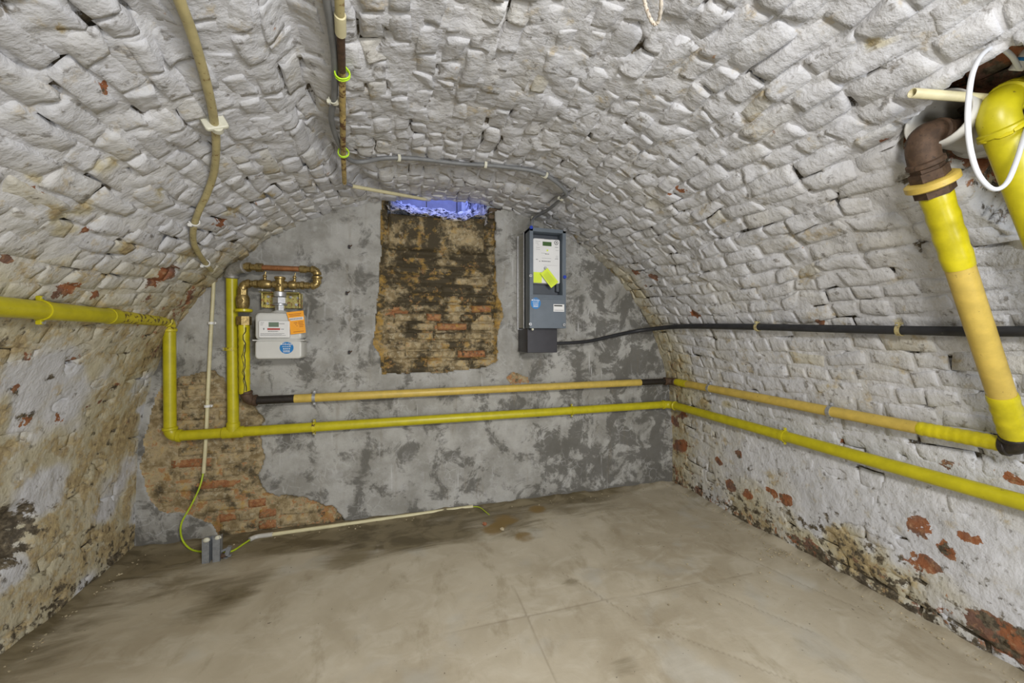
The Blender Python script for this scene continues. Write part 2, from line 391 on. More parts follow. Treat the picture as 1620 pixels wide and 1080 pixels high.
# ------------------------------------------------------------------ relief and wear of the vault
def poly_d(pts, s, y):
    d = np.full(np.shape(s), 9.0)
    for (a, b), (c, e) in zip(pts[:-1], pts[1:]):
        vx, vy = c-a, e-b; t = np.clip(((s-a)*vx+(y-b)*vy)/(vx*vx+vy*vy+1e-9), 0, 1)
        d = np.minimum(d, np.hypot(s-a-t*vx, y-b-t*vy))
    return d
def in_poly(poly, x, y):
    r = np.zeros(np.shape(x), bool); n = len(poly)
    for i in range(n):
        (x1, y1), (x2, y2) = poly[i], poly[(i+1) % n]
        if y1 == y2: continue
        r ^= ((y1 > y) != (y2 > y)) & (x < (x2-x1)*(y-y1)/(y2-y1)+x1)
    return r
CREASE = [sy(*p) for p in ((452, 0), (470, 60), (482, 120), (492, 180), (520, 235), (560, 272), (600, 306))]
BANDC = [sy(*p) for p in ((545, 262), (620, 268), (700, 272), (780, 280), (850, 300), (885, 325))]
CREASE2 = [sy(*p) for p in ((222, 0), (262, 60), (285, 110))]
GUTTER = [sy(*p) for p in ((1325, 268), (1380, 238), (1440, 200))]
CAVP = [(1408, 232), (1438, 190), (1500, 142), (1545, 112), (1590, 78), (1640, 66), (1690, 150), (1690, 420), (1610, 372), (1548, 330), (1520, 292), (1476, 292), (1440, 262)]
CAV = [sy(min(p[0], 1740), p[1]) for p in CAVP]
HOLE_L = sy(8, 848)
def cav_mask(s, y):
    nz = .02*fbm(np.asarray(s)*14, np.asarray(y)*14, seed=41)
    return in_poly(CAV, s+nz, y-nz)
S_L = float(_s[np.argmax(_pz > 1.16)]); S_R = LS-S_L
def low(s, y):
    s = np.asarray(s, float); y = np.asarray(y, float)
    up = sm(S_L-.1, S_L+.5, s)*sm(S_R+.1, S_R-.35, s)
    h = .010*fbm(s*3.2, y*3.2, seed=1)+(.003+.008*up)*fbm(s*9, y*11, seed=5, o=3)+(.002+.003*up)*fbm(s*24, y*20, seed=9, o=2)
    h = h - .050*np.exp(-(poly_d(CREASE, s, y)/.055)**2) - .030*np.exp(-(poly_d(BANDC, s, y)/.06)**2)
    h = h - .020*np.exp(-(poly_d(CREASE2, s, y)/.03)**2) - .022*np.exp(-(poly_d(GUTTER, s, y)/.028)**2)
    d = np.hypot(s-HOLE_L[0], y-HOLE_L[1]); h = h-.05*sm(.13, .04, d+.02*fbm(s*20, y*20, seed=3))
    return h - .15*cav_mask(s, y)
BL = []   # bared patches: (s, y, radius, red, dark)
def blob(px, py, rpx, kind):
    p = hit(px, py); q = CAM; dep = (p-q).dot(Vector((ST, CT, 0))); BL.append((to_s(p), p.y, rpx*.8*dep/F, kind))
for a in ((185, 775, 42, 'w'), (160, 815, 30, 'w'), (60, 775, 40, 'w'), (100, 650, 45, 'w'), (215, 615, 30, 'w'), (60, 590, 40, 'w'), (215, 720, 30, 'w'), (20, 905, 30, 'w'), (130, 930, 28, 'w'), (240, 790, 22, 'w'), (150, 850, 40, 'o'), (175, 690, 45, 'o'), (60, 850, 45, 'o'), (90, 950, 45, 'o'), (235, 560, 30, 'o'), (20, 520, 40, 'o'), (130, 760, 30, 'o'),
          (1330, 870, 60, 'o'), (1230, 700, 60, 'w'), (1400, 780, 80, 'w'), (1560, 900, 70, 'w'), (1480, 640, 60, 'w'), (1400, 900, 40, 'o'), (1190, 820, 50, 'o'), (1080, 600, 40, 'o'),
          (262, 428, 16, 'r'), (240, 445, 14, 'r'), (97, 462, 17, 'r'), (150, 465, 10, 'r'), (45, 560, 10, 'p'), (115, 568, 12, 'p'), (36, 664, 15, 'p'), (90, 664, 12, 'r'), (22, 612, 11, 'p'), (80, 600, 9, 'p'),
          (178, 612, 9, 'p'), (135, 640, 8, 'p'), (155, 636, 7, 'r'), (20, 700, 8, 'g'), (300, 470, 8, 'p'), (10, 410, 10, 'r'), (60, 500, 8, 'r'), (235, 475, 10, 'p'),
          (1078, 705, 13, 'r'), (1222, 778, 9, 'r'), (1245, 786, 13, 'r'), (1185, 781, 12, 'r'), (1156, 768, 11, 'r'), (1169, 718, 10, 'p'), (1455, 834, 17, 'r'), (1468, 894, 20, 'r'), (1518, 841, 13, 'r'),
          (1547, 850, 8, 'r'), (1608, 1020, 26, 'r'), (1560, 985, 26, 'p'), (1590, 1000, 30, 'p'), (1304, 894, 15, 'r'), (1257, 853, 10, 'r'), (1290, 868, 16, 'p'), (1103, 778, 10, 'r'), (1100, 498, 12, 'r'), (1298, 510, 9, 'r'), (1495, 866, 20, 'p'),
          (1140, 730, 9, 'r'), (1065, 665, 10, 'r'), (1080, 655, 8, 'r'), (1500, 735, 8, 'p'), (1610, 762, 9, 'r'), (1330, 700, 6, 'r'), (1420, 505, 9, 'g'), (1560, 520, 18, 'g'),
          (1033, 438, 9, 'r'), (1005, 430, 7, 'r'), (1075, 298, 8, 'r'), (1062, 305, 4, 'r'), (1395, 232, 7, 'r'), (1385, 75, 14, 'g'), (95, 35, 7, 'g'), (165, 132, 7, 'p'), (150, 262, 16, 'g'), (60, 275, 16, 'g'),
          (45, 295, 9, 'r'), (130, 325, 14, 'g'), (80, 335, 14, 'g'), (125, 365, 7, 'r'), (175, 250, 9, 'g'), (95, 365, 14, 'g'), (250, 300, 8, 'g'), (350, 350, 12, 'r'), (365, 335, 16, 'g'), (420, 310, 10, 'g'),
          (300, 400, 20, 'g'), (200, 385, 14, 'g'), (1330, 860, 30, 'g'), (1350, 885, 25, 'g'), (1150, 640, 9, 'g'), (1115, 645, 14, 'g'), (310, 470, 10, 'g')): blob(*a)
def wear(s, y):
    s = np.asarray(s, float); y = np.asarray(y, float); X, Z = prof(s); n = fbm(s*5, y*5, seed=21)
    left = (s < LS/2)
    g = .05+.10*n
    g = g+left*(.40*sm(1.62, 1.12, Z)+.10*sm(1.1, .7, Z)) + (~left)*(.11*sm(1.3, .9, Z)+.10*sm(.7, .1, Z))
    end = sm(-.34, .0, y); g = g+end*(.36*sm(1.9, 1.5, Z)+.05)
    g = g-left*.30*sm(.12, .40, n+.4*vn(s*4, y*4, seed=4))*sm(1.1, .9, Z)
    r = left*(.20*sm(1.5, 1.3, Z)*sm(.85, 1.15, Z)*sm(-.7, -.1, y)) + (~left)*.07*sm(.9, .5, Z) + end*.12*sm(1.6, 1.2, Z) + .05*n
    b = .36*sm(.09, .0, Z)+.16*sm(.4, .05, Z)+.04; r = r+.25*sm(.2, .0, Z)*(~left)
    q1 = fbm(s*17, y*17, seed=31, o=3); q2 = fbm(s*17+7, y*17+3, seed=35, o=3); q3 = fbm(s*6, y*6, seed=38, o=3)
    for (bs, by, br, k) in BL:
        d = np.hypot(s-bs+.022*q1, (y-by+.022*q2)*.85)/br*(1+(.9*q3 if k in 'wo' else .5*q2)); m = sm(1.45, .45, d)
        if k == 'r': r = r+.95*m
        elif k == 'p': r = r+.72*m; b = b+.25*m
        elif k == 'w': m = sm(1.9, .2, d); g = g-.6*m; r = r-.2*m
        elif k == 'o': g = g+.22*m; b = b+.10*m
        else: g = g+.5*m
    d = np.hypot(s-HOLE_L[0], y-HOLE_L[1]); b = b+.8*sm(.15, .06, d)
    cm = cav_mask(s, y); b = np.where(cm, .55, b); r = np.where(cm, .8, r); g = np.where(cm, .5, g)
    return np.stack([r, g, b, np.ones_like(g)], -1)
def grid_faces(n, m, keep=None):
    i, j = np.meshgrid(np.arange(n-1), np.arange(m-1), indexing='ij'); a = i*m+j
    Fq = np.stack([a, a+1, a+m+1, a+m], -1).reshape(-1, 4)
    if keep is not None: Fq = Fq[keep.reshape(-1)]
    return Fq.tolist()

# ------------------------------------------------------------------ structure: the vaulted shell
def warp(s, y):
    return s+.014*fbm(s*8, y*7, seed=51, o=2)+.030*vn(s*.8, y*1.3, seed=60), y+.022*fbm(s*7, y*8, seed=55, o=2)
def shell(name, s0, s1, label=None):
    ys = np.concatenate([np.linspace(.03, -1.95, 230), np.linspace(-2.0, -4.2, 40)])
    ss = np.linspace(s0, s1, int((s1-s0)/.0085)); S, Y = np.meshgrid(ss, ys, indexing='ij')
    lf = (S < S_L)
    jn = fbm(S*16, Y*16, seed=71, o=3)
    up = sm(S_L, S_L+.5, S)*sm(S_R, S_R-.4, S); cen = sm(1.9, 2.5, S)*sm(3.6, 3.0, S)*sm(-.5, -.9, Y)
    crv = sm(.34, .52, fbm(S*13, Y*11, seed=77, o=2))
    h = low(S, Y)+.0000+.0035*fbm(S*2.6, Y*2.6, seed=79)+.0045*jn*(.6+.8*up)+.006*cen-.020*crv
    h = np.where(lf, h+.003+.002*sm(S_L, S_L-.3, S), h)+np.where(S > S_R, .004*sm(S_R+.2, S_R+.7, S), 0)
    W = wear(S, Y); W[..., 2] += .5*crv
    V = surf(S, Y, h).reshape(-1, 3)
    o = link(name, V, grid_faces(*S.shape), M_MAS, None, True, W.reshape(-1, 4)); o['kind'] = 'structure'; return o
ceiling = shell('ceiling', S_L, S_R); wall_left = shell('wall_left', 0, S_L); wall_right = shell('wall_right', S_R, LS)

UG = np.array([0, .035, .16, .38, .62, .84, .965, 1]); VG = np.array([0, .10, .36, .64, .90, 1])
GU, GV = np.meshgrid(UG, VG, indexing='ij'); BF = grid_faces(len(UG), len(VG))
EDGE = np.minimum(np.minimum(GU, 1-GU)/.035, np.minimum(GV, 1-GV)/.10)
EDGE = np.clip(EDGE, 0, 1)
def tunnel_brick(s0, s1, y0, y1, rng):
    """one brick: a domed, tilted patch over its bed rectangle with edges sunk into the joint"""
    S = s0+(s1-s0)*GV; Y = y0+(y1-y0)*GU; sc, yc = (s0+s1)/2, (y0+y1)/2
    cr = .008*rng.uniform(-1, 1); S = S+cr*(GU-.5)*2; j4 = [rng.uniform(-.5, 1)*.006 for _ in range(4)]
    S = S-(GV-.5)*2*(j4[0]*(1-GU)+j4[1]*GU); Y = Y+(GU-.5)*2*(j4[2]*(1-GV)+j4[3]*GV)+rng.uniform(-.008, .008)*(GV-.5)*2; S, Y = warp(S, Y)
    up = float(sm(S_L-.1, S_L+.4, sc)*sm(S_R+.1, S_R-.3, sc)); leftw = sc < S_L
    amp = .50+.65*up
    if leftw: amp = .28-.14*float(sm(S_L, S_L-.25, sc))
    if sc > S_R: amp *= 1-.4*float(sm(S_R+.2, S_R+.7, sc))
    h0 = rng.uniform(.001, .009)*amp+.001; tx = rng.uniform(-.011, .011)*amp; ty = rng.uniform(-.009, .011)*amp
    incav = bool(cav_mask(np.array([sc]), np.array([yc]))[0])
    H = low(S, Y)
    if incav: H = H*0+low(np.array([sc]), np.array([yc]))[0]+.03
    dome = 1-.35*((GU-.5)**2*2+(GV-.5)**2*2)
    jit = .0035*amp*fbm(S*40, Y*40, seed=88, o=2)
    h = H+(h0*dome+tx*(GU-.5)+ty*(GV-.5)+jit)*EDGE-.007*(1-EDGE)
    V = surf(S, Y, h).reshape(-1, 3); W = wear(S, Y)
    k = rng.random()
    if k < .06 and not incav: W[..., 1] += .12
    W[..., 0] += rng.uniform(-.06, .06); W[..., 1] += rng.uniform(-.07, .07)
    if incav: W[..., 0] = .95; W[..., 2] = rng.uniform(.2, .6)
    return V, W.reshape(-1, 4)
rng = random.Random(3)
BR = {'ceiling': [], 'wall_left': [], 'wall_right': []}
PITCH = .074; row = 0; s = .012
while s < LS-.03:
    pitch = PITCH*rng.uniform(.93, 1.07); y = .0-rng.uniform(0, .19); yend = -2.05 if s > 2.0 else -1.62
    first = True; ya = .012
    while ya > yend:
        ln = .170 if rng.random() < (.18 if 1.9 < s < 3.7 else .5) else .098
        ln *= rng.uniform(.88, 1.1)
        if first: ln *= rng.uniform(.4, 1); first = False
        g = .0022
        key = 'wall_left' if s+pitch/2 < S_L else ('wall_right' if s+pitch/2 > S_R else 'ceiling')
        V, W = tunnel_brick(s+g, s+pitch-g*.6, ya-g, ya-ln+g, rng)
        px, py, dep = project(V)
        on = (dep > .2) & (px > -160) & (px < 1780) & (py > -160) & (py < 1240)
        if on.any():
            ar = (px.max()-px.min())*(py.max()-py.min())*(1 if ((px > 0) & (px < 1620) & (py > 0) & (py < 1080)).any() else .001)
            BR[key].append((ar, V, W))
        ya -= ln
    s += pitch; row += 1
def place_bricks(lst, parent, mat, limit=300):
    lst.sort(key=lambda a: -a[0])
    for ar, V, W in lst[:limit]: link('brick', V, BF, mat, parent, True, W)
    rest = lst[limit:]
    if rest:
        n = len(UG)*len(VG); V = np.concatenate([a[1] for a in rest]); W = np.concatenate([a[2] for a in rest])
        Fq = (np.array(BF)[None]+np.arange(len(rest))[:, None, None]*n).reshape(-1, 4).tolist()
        o = link('small_bricks', V, Fq, mat, parent, True, W); o['kind'] = 'stuff'
place_bricks(BR['ceiling'], ceiling, M_MAS); place_bricks(BR['wall_left'], wall_left, M_MAS); place_bricks(BR['wall_right'], wall_right, M_MAS)

# ------------------------------------------------------------------ end wall
def xz(pts): return [(on_y(px, py, 0).x, on_y(px, py, 0).z) for px, py in pts]
P_LEFT = xz([(243, 640), (252, 612), (290, 592), (335, 586), (352, 600), (362, 622), (398, 638), (418, 665), (412, 700), (417, 725), (405, 752), (418, 778), (440, 785), (470, 786), (500, 795), (525, 802), (545, 822), (530, 845), (420, 858), (352, 858), (330, 828), (300, 812), (262, 812), (238, 795), (226, 760), (223, 725), (230, 690)])
P_NICHE = xz([(603, 300), (602, 400), (598, 480), (592, 528), (588, 545), (600, 560), (604, 592), (650, 590), (700, 590), (742, 584), (770, 580), (787, 572), (786, 540), (789, 520), (797, 500), (793, 482), (786, 460), (785, 400), (784, 300)])
P_SMALL = xz([(800, 598), (812, 590), (836, 596), (838, 606), (806, 607)])
P_HOLE = xz([(613, 338), (616, 316), (622, 300), (640, 250), (770, 250), (790, 300), (815, 322), (812, 332), (790, 330), (772, 336), (764, 343), (700, 341), (650, 338)])
def edge_blur(poly, X, Z, amp, sc, seed):
    n1 = amp*fbm(X*sc, Z*sc, seed=seed); n2 = amp*fbm(X*sc+9, Z*sc+4, seed=seed+3); return in_poly(poly, X+n1, Z+n2)
NX0, NZ0 = on_y(600, 590, 0).x, on_y(600, 590, 0).z; NX1 = on_y(785, 400, 0).x
def end_h(X, Z):
    n = .005*fbm(X*3, Z*3, seed=101)+.0025*fbm(X*14, Z*14, seed=105)
    a = edge_blur(P_LEFT, X, Z, .018, 14, 111); b = edge_blur(P_NICHE, X, Z, .010, 16, 113); c = edge_blur(P_SMALL, X, Z, .012, 25, 117)
    h = n - a*(.012+.005*fbm(X*22, Z*22, seed=120)) - c*(.01+.004*fbm(X*30, Z*30, seed=122))
    inn = sm(NX0, NX0+.05, X)*sm(NX1+.01, NX1-.015, X)*sm(NZ0-.02, NZ0+.06, Z)
    h = h - b*(.010+.026*inn+.010*fbm(X*20, Z*26, seed=130)+.008*np.sin(Z*2*math.pi/.058))
    return h, a, b, c
def end_wear(X, Z):
    h, a, b, c = end_h(X, Z); ex = (a | b | c).astype(float); n = fbm(X*3, Z*3, seed=140)
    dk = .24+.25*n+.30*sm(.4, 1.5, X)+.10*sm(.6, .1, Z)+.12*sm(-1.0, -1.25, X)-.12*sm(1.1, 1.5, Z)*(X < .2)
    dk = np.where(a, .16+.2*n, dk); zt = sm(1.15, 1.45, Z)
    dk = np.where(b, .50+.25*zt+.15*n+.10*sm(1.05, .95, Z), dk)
    r = np.where(a, .12+.14*sm(.5, .2, Z)+.12*n, 0)+np.where(b, .10+.1*n-.1*zt, 0)+.4*c
    ed = sm(NX0+.05, NX0, X)+sm(NX1-.03, NX1+.01, X)
    g = np.where(b, .02+.55*ed+.12*sm(1.15, .9, Z), .0)+np.where(a, .05, 0)
    P = xz([(628, 494), (688, 517), (800, 510), (792, 515)])
    for (qx, qz), rad in zip(P, (.10, .05, .04, .04)):
        m = sm(rad, rad*.3, np.hypot(X-qx, (Z-qz)*2.2)); r = r+m*.7*b; dk = dk-m*.4*b
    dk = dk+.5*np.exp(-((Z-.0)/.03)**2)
    return np.stack([r, g, dk, ex], -1)
xs = np.linspace(CX-A-.03, CX+A+.03, 470); zs = np.linspace(-.02, 2.0, 290)
XX, ZZ = np.meshgrid(xs, zs, indexing='ij')
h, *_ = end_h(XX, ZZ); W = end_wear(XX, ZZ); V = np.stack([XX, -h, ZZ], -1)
prz = Z0+(APEX-Z0)*np.clip(1-(np.abs(XX-CX)/A)**NE, 0, 1)**(1/NE)
ok = (ZZ < prz+.05) & ~in_poly(P_HOLE, XX+.008*fbm(XX*20, ZZ*20, seed=150), ZZ+.008*fbm(XX*20+5, ZZ*20, seed=151))
keep = ok[:-1, :-1] & ok[1:, :-1] & ok[:-1, 1:] & ok[1:, 1:]
# faces must look into the room (-y)
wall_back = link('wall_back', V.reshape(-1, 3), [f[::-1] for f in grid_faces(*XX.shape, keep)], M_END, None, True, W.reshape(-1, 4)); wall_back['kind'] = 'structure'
def end_brick(x0, x1, z0, z1, rng, proud, red, dark, och):
    X = x0+(x1-x0)*GU; Z = z0+(z1-z0)*GV; X = X+.006*fbm(X*12, Z*12, seed=161); Z = Z+.005*fbm(X*10, Z*10, seed=165)+.003*rng.uniform(-1, 1)*(GU-.5)
    xc, zc = np.array([(x0+x1)/2]), np.array([(z0+z1)/2]); base = end_h(xc, zc)[0][0]
    hh = base+(proud*(1-.5*((GU-.5)**2*2+(GV-.5)**2*2))+.003*fbm(X*40, Z*40, seed=170)+rng.uniform(-.005, .005)*(GU-.5))*EDGE-.014*(1-EDGE)
    W = np.zeros(GU.shape+(4,)); W[..., 0] = red; W[..., 1] = och; W[..., 2] = dark; W[..., 3] = 1
    return np.stack([X, -hh, Z], -1).reshape(-1, 3), W.reshape(-1, 4)
EB = []; rng = random.Random(11)
z = .02; pitch = .062
while z < 1.0:                                         # bared patch on the left
    x = CX-A+.02-rng.uniform(0, .15)
    while x < -.1:
        ln = .20 if rng.random() < .6 else .10; ln *= rng.uniform(.9, 1.05); c = ((x+ln/2), z+pitch/2)
        if all(in_poly(P_LEFT, np.array([q]), np.array([c[1]+dz]))[0] for q in (x+.02, x+ln-.02) for dz in (-.02, .02)):
            ppx = project(np.array([c[0], 0, c[1]])); redp = rng.random() < (.42 if (ppx[1] > 760 and ppx[0] > 300) else .06)
            EB.append((1, *end_brick(x+.006, x+ln-.006, z+.005, z+pitch-.006, rng, rng.uniform(.003, .010), .80 if redp else .12, .12 if redp else rng.uniform(.1, .35), rng.uniform(.0, .25))))
        x += ln
    z += pitch
z = NZ0+.02; pitch = .058
while z < 1.58:                                        # blocked-up opening
    x = NX0+.02-rng.uniform(0, .10)
    while x < NX1-.04:
        ln = (.20 if rng.random() < .6 else .11)*rng.uniform(.9, 1.05); x2 = min(x+ln, NX1-.02)
        if x > NX0+.005 and x2-x > .05:
            top = z > 1.3
            EB.append((1, *end_brick(x+.006, x2-.006, z+.004, z+pitch-.008, rng, rng.uniform(.006, .024)*(.6 if top else 1), .75 if rng.random() < .10 and not top else .1, rng.uniform(.15, .6) if not top else rng.uniform(.5, .8), rng.uniform(.0, .25))))
        x += ln
    z += pitch
place_bricks(EB, wall_back, M_END)
# plastered slab under the opening
q = MB(); a0 = on_y(613, 342, 0); a1 = on_y(768, 395, 0)
X = np.linspace(a0.x, a1.x, 46); Z = np.linspace(on_y(690, 396, 0).z, on_y(690, 341, 0).z, 18); SX, SZ = np.meshgrid(X, Z, indexing='ij')
e = np.minimum(np.minimum(SX-X[0], X[-1]-SX)/.014, np.minimum(SZ-Z[0], Z[-1]-SZ)/.014); e = np.clip(e, 0, 1)**.5
hh = -.018+.016*e+.006*fbm(SX*18, SZ*18, seed=180)*e-.02*(1-e)
Wl = np.zeros(SX.shape+(4,)); Wl[..., 3] = 1; Wl[..., 2] = .50+.5*fbm(SX*6, SZ*6, seed=183)+.2*sm(Z[0]+.05, Z[0], SZ); Wl[..., 1] = .12; Wl[..., 0] = .05
link('lintel_slab', np.stack([SX, -hh, SZ], -1).reshape(-1, 3), [f[::-1] for f in grid_faces(*SX.shape)], M_END, wall_back, True, Wl.reshape(-1, 4))

# ------------------------------------------------------------------ light shaft behind the opening
win = bpy.data.objects.new('window_1', None); COL.objects.link(win); win.location = (.30, .25, 1.85); win['kind'] = 'structure'
win['label'] = 'rough light shaft opening above the bricked-up recess, lit blue by daylight'
hx0, hx1 = a0.x-.01, on_y(775, 330, 0).x+.01
def rough_patch(name, fn, n, m, mat, amp, sc, seed, parent):
    U, V_ = np.meshgrid(np.linspace(0, 1, n), np.linspace(0, 1, m), indexing='ij'); P = fn(U, V_); nz = amp*fbm(P[..., 0]*sc, P[..., 1]*sc, P[..., 2]*sc, seed=seed, o=4)
    P = P+nz[..., None]*np.array([.5, -.3, 1.0]); return link(name, P.reshape(-1, 3), grid_faces(n, m), mat, parent, True)
zs0 = on_y(690, 341, 0).z
rough_patch('sill', lambda u, v: np.stack([hx0+(hx1-hx0)*u, -.02+.50*v, zs0-.012+.050*np.abs(u*2-1)**3+.11*sm(0, .5, v)], -1), 90, 50, M_RUB, .034, 16, 201, win)
rough_patch('reveal', lambda u, v: np.stack([hx0+.03+.07*v+0*u, -.005+.5*v, zs0-.03+.75*u], -1), 60, 40, M_RUB, .03, 15, 203, win)
rough_patch('reveal', lambda u, v: np.stack([hx1-.03-.10*v+0*u, -.005+.5*v, zs0-.03+.75*u], -1), 60, 40, M_RUB, .03, 15, 205, win)
for i_, (x_, z_, w__) in enumerate(((hx1+.06, zs0-.02, .11), (hx1+.17, zs0-.05, .10), (hx1+.05, zs0+.06, .12), (hx1+.17, zs0+.03, .10))):
    MB().box((x_, .085, z_), (w__, .10, .075), .012).obj('brick', M_BRK if i_ == 3 else M_CAVB, win)
k = 0
for (x0, x1, z0, z1) in ((hx0-.02, .16, zs0-.02, zs0+.36), (.166, .385, zs0-.02, zs0+.36), (.391, hx1+.02, zs0-.02, zs0+.36), (hx0-.02, .27, zs0+.365, zs0+.76), (.276, hx1+.02, zs0+.365, zs0+.76)):
    MB().box(((x0+x1)/2, .50, (z0+z1)/2), (x1-x0, .08, z1-z0), .006).obj('block', M_SHAFT, win)
MB().box(((hx0+hx1)/2, .03, 2.32), (hx1-hx0+.06, .06, .62), .01).obj('front_wall', M_SHAFT, win)
MB().box(((hx0+hx1)/2, .27, zs0+.77), (hx1-hx0+.1, .6, .03), .01).obj('cover_grating', M_SHAFT, win)
MB().box((hx1-.115, .40, zs0+.17), (.035, .03, .30), .006).obj('highlight_strip', M_WCLIP, win)  # white strip standing in for a bright highlight on the shaft's back wall

# ------------------------------------------------------------------ floor and the wall behind the camera
xs = np.linspace(CX-A-.04, CX+A+.04, 300); ys = np.linspace(.02, -4.25, 330); XX, YY = np.meshgrid(xs, ys, indexing='ij')
ZF = .006*fbm(XX*1.2, YY*1.2, seed=301)+.0025*fbm(XX*5, YY*5, seed=303)
edge = np.minimum(np.minimum(XX-(CX-A), CX+A-XX), -YY)
ZF = ZF+.018*sm(.07, .0, edge)*(1+.6*fbm(XX*12, YY*12, seed=306))
def fblob(px, py, rx): p = on_z(px, py, 0); return p.x, p.y, rx
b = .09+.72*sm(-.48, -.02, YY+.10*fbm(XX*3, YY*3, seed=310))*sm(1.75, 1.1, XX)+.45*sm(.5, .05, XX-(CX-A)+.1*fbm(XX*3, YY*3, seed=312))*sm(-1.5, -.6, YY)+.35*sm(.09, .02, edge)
for px, py, rr in ((600, 855, .28), (690, 850, .22), (290, 930, .16), (380, 925, .16), (545, 890, .12), (480, 850, .22), (820, 835, .2), (990, 1055, .07), (905, 920, .05), (340, 960, .15)):
    p = on_z(px, py, 0); b = b+.42*sm(rr, rr*.2, np.hypot((XX-p.x)*.7, YY-p.y))
g = 0*XX
for px, py, rr in ((800, 822, .14), (830, 850, .10), (780, 838, .10), (850, 805, .10)):
    p = on_z(px, py, 0); g = g+.65*sm(rr, rr*.25, np.hypot(XX-p.x, YY-p.y))
r = 0*XX
for seg in (((810, 925), (880, 1080)), ((890, 905), (1010, 980)), ((1120, 930), (1290, 1000)), ((1130, 860), (1380, 970)), ((680, 1010), (900, 960)), ((900, 960), (1190, 905)), ((1060, 1000), (1260, 1080))):
    q0, q1 = on_z(*seg[0], 0), on_z(*seg[1], 0); r = np.maximum(r, sm(.012, .002, poly_d([(q0.x, q0.y), (q1.x, q1.y)], XX+.006*vn(XX*9, YY*9), YY)))
ZF = ZF-.0015*r
WF = np.stack([r*.55, g, b, 0*b+1], -1)
floor = link('floor', np.stack([XX, YY, ZF], -1).reshape(-1, 3), [f[::-1] for f in grid_faces(*XX.shape)], M_FLOOR, None, True, WF.reshape(-1, 4)); floor['kind'] = 'structure'
rw = MB().box((CX, -4.25, .95), (2*A+.2, .1, 2.1)).obj('wall_front', M_CAVB, None, False); rw['kind'] = 'structure'

# crumbs of mortar fallen along the foot of the walls (nobody could count them)
def rock(c, r, rng, mb):
    V = []; n = 6
    for i in range(4):
        for k in range(n):
            a = math.pi*(i+.001)/3; q = 2*math.pi*k/n; rr = r*rng.uniform(.7, 1.2)
            V.append((c[0]+rr*math.sin(a)*math.cos(q), c[1]+rr*math.sin(a)*math.sin(q), c[2]+rr*.6*math.cos(a)))
    mb.add(V, [(i*n+k, (i+1)*n+k, (i+1)*n+(k+1) % n, i*n+(k+1) % n) for i in range(3) for k in range(n)])
rng = random.Random(5); cb = MB()
for k in range(420):
    m = rng.random(); d = abs(rng.gauss(0, .035))
    if m < .42: c = (CX+A-.03-d, -rng.uniform(0, 1.7))
    elif m < .6: c = (CX-A+.03+d, -rng.uniform(0, .75))
    elif m < .85: c = (rng.uniform(CX-A, 1.9), -.02-d)
    else: c = (rng.uniform(1.0, 1.85), -rng.uniform(.1, 1.2)); 
    rock((c[0], c[1], .004), rng.uniform(.0015, .0055), rng, cb)
p = on_z(1230, 875, 0)
for k in range(60): rock((p.x+rng.gauss(0, .05), p.y+rng.gauss(0, .03), .003), rng.uniform(.002, .006), rng, cb)
o = cb.obj('mortar_crumbs', M_CRUMB, None, False); tag(o, 'pale crumbs of fallen mortar along the foot of the walls', 'debris'); o['kind'] = 'stuff'
for (px, py, r_, lab, mt) in ((767, 828, .016, 'small white and red brick chip on the stained floor by the end wall', M_BRK), (795, 836, .015, 'flat sandy mortar lump beside the brick chip on the floor', M_CRUMB)):
    m = MB(); c = on_z(px, py, 0.012); rock((c.x, c.y, .011), r_, random.Random(px), m); tag(m.obj('stone_chip', mt, None, False), lab, 'stone')

# ------------------------------------------------------------------ yellow gas pipes
def clamp(p, d, r, mat, parent, wall_dir, name='clamp'):
    """band round a pipe with a lug and a screw towards the wall"""
    p = Vector(p); d = Vector(d).normalized(); m = MB().tube([p-d*.008, p+d*.008], r+.0035, 16)
    wd = Vector(wall_dir).normalized(); side = d.cross(wd).normalized()
    for sg in (-1, 1): m.box(p+side*sg*(r+.009)+wd*.004, (.014, .014, .014), .003)
    m.tube([p+wd*r, p+wd*(r+.05)], .004, 6)
    o = m.obj(name, mat, parent); s_ = MB()
    for sg in (-1, 1): MB().hexa(p+side*sg*(r+.010)-wd*.003, p+side*sg*(r+.010)-wd*.008, .0045).obj('screw', M_ZINC, o)
    return o
def elbow(p0, c, p1, r, mat, parent, name='elbow', rim=True):
    P = arc(p0, c, p1, 10); m = MB().tube(P, r, 18)
    if rim:
        for a, b2 in ((P[0], P[1]), (P[-1], P[-2])):
            d = (b2-a).normalized(); m.cyl(a-d*.004, a+d*.014, r*1.14, 18)
    return m.obj(name, mat, parent)
def run(p0, p1, r, mat, parent, name='pipe', n=20):
    p0, p1 = Vector(p0), Vector(p1); k = 12; return MB().tube([p0+(p1-p0)*i/k for i in range(k+1)], r, n).obj(name, mat, parent)
RB = .0265; OW = .045                                   # radius, standoff
